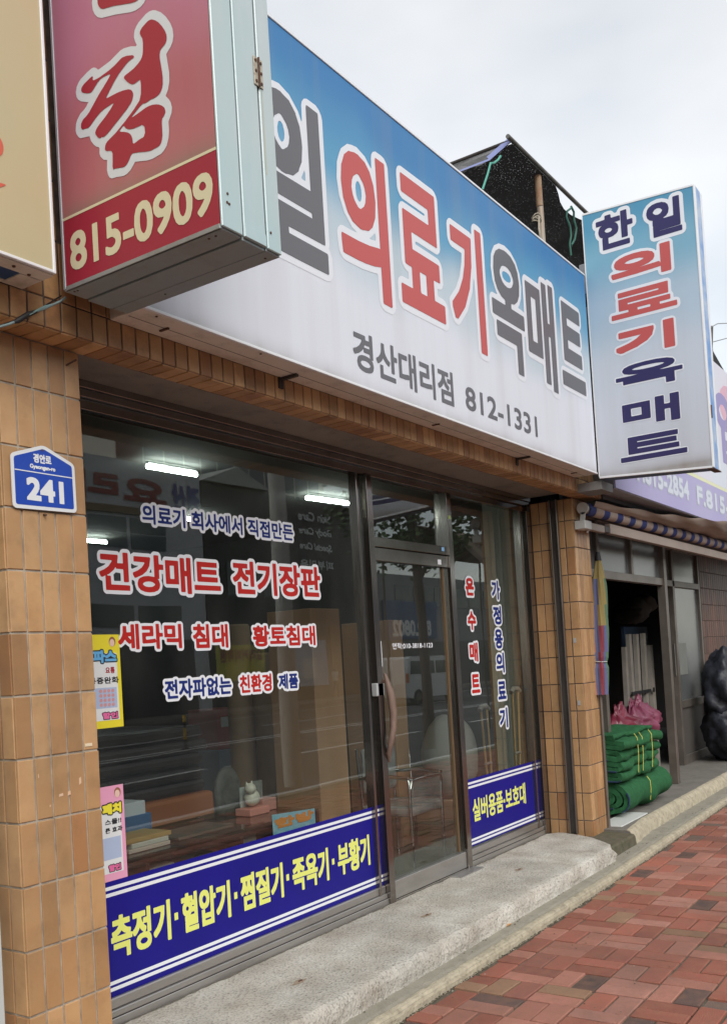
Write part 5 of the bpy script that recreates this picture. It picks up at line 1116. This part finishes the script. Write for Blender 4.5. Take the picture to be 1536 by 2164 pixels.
blob((4.55, .95, -1.02), (.30, .22, .36), 9, 24, 16, .06).build('round_cushion', mat('cushion_grey', (.28, .265, .24, 1), .8), None, label='large rounded grey cushion behind the right window band', cat='cushion')
bx('cushion_box', BR1, None, 4.35, 4.85, .8, 1.2, FLZ, -1.36, .005, label='low brown box under the grey cushion', cat='box')
# crutches
WDC = mat('crutch_wood', (.42, .27, .12, 1), .5)
def crutch(u, v0, v1, Y, dx, lab):
    a = at(u, v0, 1, Y); b = at(u+4, v1, 1, Y); t = thing('crutch', (a.x, Y, FLZ), lab, 'crutch', 'wooden crutches by the right window'); w = .055
    bot = Vector((a.x+dx, Y, FLZ)); top = Vector((a.x, Y, a.z))
    sd = Vector((1, 0, 0))
    for s_ in (-1, 1): MB().tube([top+sd*s_*w, top.lerp(bot, .45)+sd*s_*w*.8, top.lerp(bot, .75)+sd*s_*.008, bot], .010, 6).build('side_rail', WDC, t)
    MB().tube([top+sd*(-.085)+Vector((0, 0, .0)), top+sd*-.04+Vector((0, 0, .028)), top+sd*.04+Vector((0, 0, .028)), top+sd*.085], .022, 8).build('arm_pad', mat('pad_grey', (.30, .27, .24, 1), .8), t)
    g_ = top.lerp(bot, .42); MB().tube([g_-sd*w, g_+sd*w], .013, 6).build('hand_grip', mat('pad_grey', (.3, .3, .3, 1)), t)
crutch(1088, 1462, 1610, .52, -.07, 'wooden crutch with a grey arm pad nearest the right edge of the window')
crutch(1022, 1500, 1610, .75, .05, 'darker wooden crutch leaning further back behind the right window')
item('dark_cabinet', 880, 1180, 950, 1600, 2.2, .5, mat('cabinet_dark', (.04, .045, .05, 1), .5), 'dark tall cabinet seen through the glass door', 'cabinet', FLZ)
item('grey_carton', 975, 1275, 1010, 1345, 1.6, .3, mat('carton_grey', (.34, .36, .34, 1), .8), 'pale carton on top of the stack behind the red lettering', 'carton')
item('grey_carton', 968, 1345, 1012, 1420, 1.6, .35, mat('carton_dim', (.16, .17, .17, 1), .8), 'dim carton under the pale one behind the red lettering', 'carton')
item('carton_column', 965, 1420, 1015, 1600, 1.6, .4, mat('carton_col', (.10, .09, .085, 1), .8), 'dark column of cartons supporting the pale carton', 'carton', FLZ)

# chrome walking frame and wrapped goods behind the right window
wf = thing('walking_frame', (4.5, 1.6, FLZ), 'chrome walking frame standing behind the right shop window', 'walking frame')
for x in (4.35, 4.75):
    MB().tube([(x, 1.45, FLZ), (x+.02, 1.5, -.95), (x+.03, 1.6, -.90), (x+.04, 1.8, -.92), (x+.05, 1.85, FLZ)], .013, 8).build('side_hoop', CHM, wf)
    MB().tube([(x+.015, 1.47, -1.35), (x+.045, 1.83, -1.35)], .010, 6).build('brace', CHM, wf)
for z in (-1.05, -1.35): MB().tube([(4.37, 1.5, z), (4.77, 1.5, z)], .011, 6).build('cross_bar', CHM, wf)
rr = random.Random(21)
for i, (x, y, w, h, c_, l_) in enumerate(((3.0, 2.9, .5, .55, (.35, .30, .24, 1), 'buff carton on the floor behind the chair'), (3.05, 2.95, .4, .38, (.50, .50, .48, 1), 'white carton stacked on the buff carton behind the chair'), (4.35, 3.4, .6, .8, (.22, .26, .33, 1), 'blue-grey carton against the back of the shop'), (4.4, 3.45, .45, .4, (.42, .14, .12, 1), 'dull red carton on top of the blue-grey one'),
                                 (1.5, 5.2, .7, 1.3, (.20, .17, .15, 1), 'tall brown cabinet at the back of the shop'), (.4, 5.3, .8, 1.5, (.14, .15, .16, 1), 'tall grey cabinet at the back left of the shop'))):
    z0 = FLZ+(.5506 if i == 1 else .8006 if i == 3 else .0006)
    o_ = bx('carton' if i < 4 else 'back_cabinet', mat('goods_%s' % 'abcdef'[i], c_, .7), None, x, x+w, y, y+.4, z0, z0+h, .006, label=l_, cat='carton' if i < 4 else 'cabinet')
    bx('label_print', mat('label_white', (.6, .6, .58, 1), .7), o_, x+.05, x+w*.6, y-.0015, y-.0005, z0+h*.55, z0+h*.8)

# posters stuck inside the glass
def poster(u0, v0, v1, x1, z0, z1, base, lab, rows_):
    t = thing('poster', (.4, .446, z0), lab, 'poster', 'tall narrow posters behind the glass at the left pillar')
    y = .4395
    bx('sheet', mat(base[0], base[1], .6), t, .06, x1, y-.0012, y, z0, z1)
    bx('inner_panel', mat('poster_white', (.74, .76, .76, 1), .6), t, .09, x1-.022, y-.0018, y-.0013, z0+.035, z1-(z1-z0)*.20)
    for ss, a0, a1, b0, b1, col, w, ow, oc_ in rows_:
        sg_ = fit(T[ss], a0, a1, b0, b1, w)
        if ow: letters('lettering_outline', sg_, w+ow, .003, on_y(y-.0022), mat(oc_[0], oc_[1], .6), t)
        letters('lettering', sg_, w, .0026, on_y(y-.0027), mat(col[0], col[1], .6), t)
    return t
INK = ('poster_ink', (.02, .02, .025, 1))
tp = poster(0, 0, 0, .524, -.417, .017, ('poster_yellow', (.80, .68, .03, 1)), 'yellow bordered poster behind the glass at the left pillar, upper one', [
    ('파스', .36, .502, -.115, -.055, ('poster_sky', (.13, .42, .72, 1)), .004, .006, INK), ('요통', .43, .487, -.165, -.135, ('poster_red', (.35, .02, .03, 1)), .001, 0, None),
    ('통증완화', .33, .508, -.212, -.180, INK, .001, 0, None), ('할인', .40, .492, -.375, -.345, ('poster_magenta', (.75, .15, .35, 1)), .002, .004, INK)])
bx('picture', mat('poster_lilac', (.42, .50, .68, 1), .6), tp, .36, .492, .4374, .4377, -.325, -.230)
for i in range(4):
    for j in range(4): MB().lathe((0, 0, 0), [(0, 0), (.0105, 0)], 8); a_ = [(.396+i*.024+.0095*math.cos(q), .4368, -.245-j*.0215+.0085*math.sin(q)) for q in np.linspace(0, 6.28, 9)[:-1]]; MB().add(a_, [tuple(range(8))]).build('pad_print', mat('pad_pink', (.62, .30, .30, 1), .6), tp)
def face_print(t, x, z):
    for nm, r_, dx, dz, col in (('hair_print', .020, .002, .006, (.30, .12, .06, 1)), ('face_print', .0155, 0, 0, (.80, .55, .45, 1))):
        a_ = [(x+dx+r_*math.cos(q), .4370-(.0006 if nm == 'face_print' else 0), z+dz+r_*1.15*math.sin(q)) for q in np.linspace(0, 6.28, 15)[:-1]]; MB().add(a_, [tuple(range(14))]).build(nm, mat(nm, col, .6), t)
face_print(tp, .478, -.022)
tp2 = poster(0, 0, 0, .500, -1.118, -.685, ('poster_pink', (.80, .36, .52, 1)), 'pink bordered poster behind the glass at the left pillar, lower one', [
    ('패치', .37, .482, -.815, -.765, ('poster_lemon', (.85, .75, .05, 1)), .004, .006, INK), ('스물!!', .38, .478, -.862, -.836, INK, .001, 0, None),
    ('큰 효과', .38, .482, -.900, -.874, INK, .001, 0, None), ('할인', .39, .462, -1.075, -1.045, ('poster_magenta', (.75, .15, .35, 1)), .002, .004, INK)])
bx('picture', mat('poster_lilac', (.42, .50, .68, 1), .6), tp2, .36, .470, .4374, .4377, -1.020, -.920); face_print(tp2, .462, -.725)

# ------------------------------------------------------------------ across the street (seen mirrored in the glass)
FY = -27.2
MA = mat('render_grey', (.62, .63, .66, 1), .8, col2=(.52, .53, .56, 1), nscale=.3); MBK = mat('render_dark', (.10, .095, .09, 1), .8, col2=(.07, .068, .066, 1), nscale=.4); MG = mat('dark_window', (.03, .05, .055, 1), .12, spec=.8); MST = mat('storefront_dark', (.05, .05, .055, 1), .3)
def house(name, x0, x1, z1, m, lab, depth=9, nwin=(), y=FY):
    t = thing(name, ((x0+x1)/2, y-depth/2, GZ), lab, 'building', 'buildings across the street')
    bx('wall', m, t, x0, x1, y-depth, y, GZ-.3, z1)
    for (a, b, c, d, nx_, nz_) in nwin:
        for i in range(nx_):
            for j in range(nz_):
                w = (b-a)/nx_; h = (d-c)/nz_; bx('window', MG, t, a+i*w+.05*w, a+(i+1)*w-.05*w, y, y+.04, c+j*h+.05*h, c+(j+1)*h-.05*h)
    return t
hA = house('grey_building', 4, 30.5, 9.2, MA, 'pale grey building across the street with a red and blue Korean sign', 9, [(6, 28.2, 5.4, 6.75, 10, 2), (6, 29, 1.9, 3.0, 8, 1)])
bx('brown_strip', mat('strip_brown', (.22, .15, .08, 1), .7), hA, 4, 30.5, FY, FY+.15, 6.86, 7.16); bx('store_window', MST, hA, 6, 29.5, FY, FY+.05, GZ, 1.4)
for ss, a0, a1, m_ in (('요리커피학원', 13.0, 28.2, mat('sign_dull_red', (.30, .06, .05, 1))), ('경산', 28.6, 30.4, mat('sign_dull_blue', (.07, .08, .28, 1)))):
    # seen from the street the writing runs the other way round
    s = fit(T[ss], 0, a1-a0, 7.35, 8.55, .03); f = (lambda a1: (lambda p: (a1-p[0], FY+.05, p[1])))(a1 if ss == '경산' else 28.2)
    letters('lettering', s, .06, .06, f, m_, hA)
hB = house('dark_building', 30.6, 45, 8.9, MBK, 'dark building across the street with pale care lettering', 9, [(32, 36, 3.4, 5.2, 3, 1)])
gb = MB().ext([(30.6, 8.95), (35.6, 9.0), (33.0, 9.9)], lambda p: (p[0], FY+.2, p[1]), lambda p: (p[0], FY-9, p[1])); gb.build('gable_roof', mat('pale_roof', (.45, .47, .44, 1), .7), hB)
for ss, z in (('Skin Care', 7.75), ('Body Care', 6.9), ('Special Care', 6.05), ('피부미용', 5.1)):
    s = fit(T[ss], 0, 3.2, z, z+.5, .01, .2 if ss[0] in 'SB' else 0); letters('lettering', s, .02, .03, lambda p: (41.0-p[0], FY+.05, p[1]), mat('dull_letter', (.75, .75, .75, 1)), hB)
bx('store_window', MST, hB, 31, 44.5, FY, FY+.05, GZ, 2.2); bx('brown_panel', mat('brown_board', (.20, .12, .07, 1), .7), hB, 40.2, 44.4, FY+.05, FY+.1, GZ, 2.0)
hC = house('shop_row', 45.2, 80, 5.2, mat('row_grey', (.26, .26, .27, 1), .8), 'long low row of shops far along the other side of the street', 9, [(47, 76, 3.2, 4.6, 12, 1)])
bx('store_window', MST, hC, 46, 78, FY, FY+.05, GZ, 1.0); bx('blue_signboard', mat('signboard_blue', (.05, .10, .22, 1), .5), hC, 45.6, 52, FY+.05, FY+.2, 1.2, 3.6)
s = fit(T['812.0802'], 0, 4.8, 1.4, 2.4, .03); letters('lettering', s, .05, .05, lambda p: (51.2-p[0], FY+.22, p[1]), mat('dull_letter', (.75, .75, .75, 1)), hC)
hD = house('apartment_block', 55, 86, 27, mat('apartment_cream', (.66, .62, .54, 1), .8), 'tall cream apartment block behind the shops across the street', 12, [(56, 85, 14, 26, 12, 5)], y=-60)
bx('brick_red_stripe', mat('apartment_red', (.26, .12, .09, 1), .8), hD, 55, 58, -60, -59.9, 0, 27)
hE = house('left_building', -40, 3.6, 6.5, mat('left_grey', (.30, .29, .28, 1), .8), 'low grey building across the street at its left end', 9, [(-30, 2, 3, 4.6, 12, 1)])
bn = thing('yellow_banner', (32.4, FY+.4, .3), 'yellow banner with lettering on the front of the dark building', 'banner'); bx('cloth', mat('banner_yellow', (.55, .50, .05, 1), .7), bn, 30.6, 34.1, FY+.35, FY+.37, -.6, 1.1)
s = fit(T['요리커피학원'], 0, 3.0, .3, .9, .01); letters('lettering', s, .02, .03, lambda p: (33.9-p[0], FY+.39, p[1]), mat('sign_dull_red', (.3, .06, .05, 1)), bn)
bl = thing('blue_shop_board', (38, FY+.4, 0), 'pale blue shop board beside the walking person', 'board'); bx('board', mat('board_blue', (.28, .40, .55, 1), .6), bl, 36.3, 39.4, FY+.3, FY+.34, -1.2, 1.25); bx('notice', mat('board_white', (.55, .58, .62, 1), .6), bl, 37.2, 38.4, FY+.345, FY+.36, -.8, .3)
# striped marker posts in the road
pp = thing('marker_post', (14.6, -13.2, GZ-.126), 'yellow and black marker post in the middle of the road', 'post', 'marker posts along the road centre')
yb = MB().lathe((14.6, -13.2, GZ-.126), [(.10, 0), (.10, .03), (.045, .04), (.045, .25)], 12); yb.build('base', M_BLACK, pp)
MB().lathe((14.6, -13.2, GZ-.126), [(.045, .2502), (.045, .50), (.045, .55)], 12).build('yellow_band', mat('post_yellow', (.60, .36, .03, 1), .6), pp); MB().lathe((14.6, -13.2, GZ-.126), [(.045, .5502), (.045, .70)], 12).build('black_band', M_BLACK, pp); MB().lathe((14.6, -13.2, GZ-.126), [(.045, .7002), (.045, .86), (0, .87)], 12).build('yellow_band', mat('post_yellow', (.60, .36, .03, 1), .6), pp)
LB_ = ['second', 'third', 'fourth', 'fifth', 'sixth', 'seventh']; pp['label'] = 'first marker post in the road counted from the shop pillar'
for i, x in enumerate((16.9, 18.8, 21.0, 23.6, 27.0, 31)):
    r_ = pp.copy(); COL.objects.link(r_); r_.location.x = x; r_['label'] = LB_[i]+' marker post in the road counted from the shop pillar'
    for c in pp.children: k = c.copy(); COL.objects.link(k); k.parent = r_
# utility pole, street tree, canvas canopy on our pavement beyond the camera
up_ = thing('utility_pole', (8.45, -5.0, GZ), 'concrete utility pole at the kerb of our pavement', 'pole')
MB().tube([(8.45, -4.9, GZ), (8.45, -4.9, 8)], [.14, .10], 14).build('shaft', mat('pole_concrete', (.50, .49, .46, 1), .85), up_)
MB().tube([(8.45, -4.9, 6.5), (30, -4.9, 5.9), (60, -4.9, 6.5)], .02, 5).build('cable', M_BLACK, up_)
tr_ = thing('street_tree', (13.6, -5.6, GZ), 'green street tree beside the parked van', 'tree')
MB().tube([(13.6, -5.6, GZ), (13.62, -5.6, .4), (13.55, -5.65, 2.2), (13.6, -5.7, 3.4)], [.13, .10, .08, .04], 10).build('trunk', mat('bark', (.12, .09, .07, 1), .9), tr_)
for k in range(7):
    a = k*.9; MB().tube([(13.6, -5.6, 1.4+k*.25), (13.6+.7*math.cos(a), -5.6+.7*math.sin(a), 2.1+k*.28), (13.6+1.3*math.cos(a), -5.6+1.3*math.sin(a), 2.6+k*.3)], [.05, .03, .012], 6).build('limb', mat('bark', (.12, .09, .07, 1), .9), tr_)
lv = MB(); rl = random.Random(4)
for _ in range(5200):
    a = rl.uniform(0, 6.28); b = rl.gauss(0, .62); r_ = 1.75*rl.random()**.5; c = Vector((13.6+r_*math.cos(a)*math.cos(b), -5.7+r_*math.sin(a)*math.cos(b), 3.2+1.5*math.sin(b)+rl.gauss(0, .2)))
    if noise.noise(c*1.3) < -.12: continue
    d = Vector((rl.gauss(0, 1), rl.gauss(0, 1), rl.gauss(0, .6))).normalized()*.075; e = d.orthogonal().normalized()*.045
    lv.add([c-d, c+e, c+d, c-e], [(0, 1, 2, 3)])
lv.build('leaves', mat('leaf_green', (.06, .11, .03, 1), .6, island=True, rand=[(0, (.05, .10, .03, 1)), (.4, (.075, .13, .035, 1)), (.8, (.04, .075, .025, 1))]), tr_, kind='stuff')
cp = thing('canvas_canopy', (16.5, -6.3, GZ), 'brown striped canvas canopy on thin posts at the kerb', 'canopy')
CV = [mat('canvas_brown', (.16, .11, .08, 1), .9), mat('canvas_tan', (.27, .20, .14, 1), .9)]; mb = MB()
for i in range(16):
    x0 = 14.6+i*.3; mb.k = i % 2
    for (y0, z0, y1, z1) in ((-4.5, 1.45, -5.2, 2.2), (-5.2, 2.2, -6.2, 2.65), (-6.2, 2.65, -7.2, 2.2), (-4.5, 1.2, -4.5, 1.45)): mb.add([(x0, y0, z0), (x0+.3, y0, z0), (x0+.3, y1, z1), (x0, y1, z1)], [(0, 1, 2, 3)])
mb.build('cloth', CV, cp)
for x in (14.7, 19.3):
    for y in (-4.55, -7.15): MB().tube([(x, y, GZ-.1), (x, y, 1.5 if y > -5 else 2.2)], .025, 8).build('post', NF, cp)

# white van
vn = thing('white_van', (33.5, -17.6, GZ), 'white van parked on the far side of the road', 'van')
VW = mat('van_white', (.62, .63, .64, 1), .3, coat=.5)
side = [(-2.3, .35), (-2.35, .9), (-2.28, 1.25), (-2.1, 1.95), (-1.9, 2.05), (1.0, 2.05), (1.25, 1.9), (1.75, 1.2), (2.3, 1.0), (2.4, .6), (2.35, .32), (1.95, .3), (1.85, .55), (1.55, .68), (1.25, .55), (1.15, .3), (-1.1, .3), (-1.2, .55), (-1.5, .68), (-1.8, .55), (-1.9, .3)]
ox, oy, oz = 33.3, -17.6, GZ-.126
MB().ext(side, lambda p: (ox+p[0], oy-.85, oz+p[1]), lambda p: (ox+p[0], oy+.85, oz+p[1])).build('body', VW, vn)
for poly in ([(-2.05, 1.3), (-1.95, 1.85), (-1.0, 1.85), (-1.0, 1.3)], [(-.9, 1.3), (-.9, 1.85), (.1, 1.85), (.1, 1.3)], [(.25, 1.3), (.25, 1.85), (.95, 1.85), (1.45, 1.3)]):
    MB().ext(poly, lambda p: (ox+p[0], oy+.851, oz+p[1]), lambda p: (ox+p[0], oy+.865, oz+p[1])).build('side_window', MG, vn)
for wx in (-1.5, 1.55):
    w_ = MB().tube([(ox+wx, oy+.62, oz+.33), (ox+wx, oy+.86, oz+.33)], .33, 20).build('wheel', M_BLACK, vn); MB().tube([(ox+wx, oy+.861, oz+.33), (ox+wx, oy+.87, oz+.33)], .19, 14).build('rim', M_STEEL, w_)
bx('tail_lamp', mat('lamp_orange', (.6, .16, .04, 1), .3), vn, ox-2.38, ox-2.18, oy+.84, oy+.87, oz+.95, oz+1.35)

# walking person on the far pavement
pe = thing('person', (38.3, -25.6, GZ), 'person in a white T-shirt and dark trousers walking on the far pavement', 'person')
J = {'pel': (0, 0, .93), 'sp': (0, 0, 1.15), 'ch': (.01, 0, 1.32), 'ne': (.01, 0, 1.44), 'hd': (.02, 0, 1.56), 'top': (.02, 0, 1.65), 'ls': (0, .17, 1.38), 'le': (-.06, .22, 1.12), 'lh': (.08, .22, .92), 'rs': (0, -.17, 1.38), 're': (.05, -.22, 1.12), 'rh': (-.02, -.22, .90),
     'lk': (.14, .09, .5), 'lf': (.10, .09, .09), 'lt': (.24, .09, .03), 'rk': (-.02, -.09, .5), 'rf': (-.24, -.09, .12), 'rt': (-.12, -.09, .03)}
ed = [('pel', 'sp'), ('sp', 'ch'), ('ch', 'ne'), ('ne', 'hd'), ('hd', 'top'), ('ch', 'ls'), ('ls', 'le'), ('le', 'lh'), ('ch', 'rs'), ('rs', 're'), ('re', 'rh'), ('pel', 'lk'), ('lk', 'lf'), ('lf', 'lt'), ('pel', 'rk'), ('rk', 'rf'), ('rf', 'rt')]
rad = {'pel': .14, 'sp': .125, 'ch': .14, 'ne': .05, 'hd': .095, 'top': .06, 'ls': .06, 'rs': .06, 'le': .042, 're': .042, 'lh': .035, 'rh': .035, 'lk': .065, 'rk': .065, 'lf': .045, 'rf': .045, 'lt': .03, 'rt': .03}
ks = list(J); me = bpy.data.meshes.new('body'); me.from_pydata([(38.3+J[k][0], -25.6+J[k][1], GZ+J[k][2]) for k in ks], [(ks.index(a), ks.index(b)) for a, b in ed], [])
sk = [mat('skin_tone', (.45, .28, .2, 1), .6), mat('shirt_white', (.65, .65, .65, 1), .8), mat('trousers_dark', (.03, .03, .04, 1), .8), mat('hair_dark', (.02, .015, .012, 1), .6)]
bo = bpy.data.objects.new('body', me); COL.objects.link(bo); md = bo.modifiers.new('skin', 'SKIN'); 
for i, k in enumerate(ks): me.skin_vertices[0].data[i].radius = (rad[k], rad[k]); me.skin_vertices[0].data[i].use_root = (k == 'pel')
bo.modifiers.new('smooth', 'SUBSURF').levels = 1; bo.modifiers['smooth'].render_levels = 1
bpy.context.view_layer.update(); m2 = bpy.data.meshes.new_from_object(bo.evaluated_get(bpy.context.evaluated_depsgraph_get())); bo.modifiers.clear(); bo.data = m2; m2.name = 'body'
m2.materials.clear(); [m2.materials.append(x) for x in sk]
for p_ in m2.polygons:
    z = p_.center.z-GZ; x = p_.center.x-38.3; p_.use_smooth = True
    p_.material_index = 3 if z > 1.60 or (z > 1.44 and x < .0) else 0 if z > 1.42 or (abs(p_.center.y+25.6) > .19 and z < 1.22) else 1 if z > .95 else 2
attach(bo, pe)
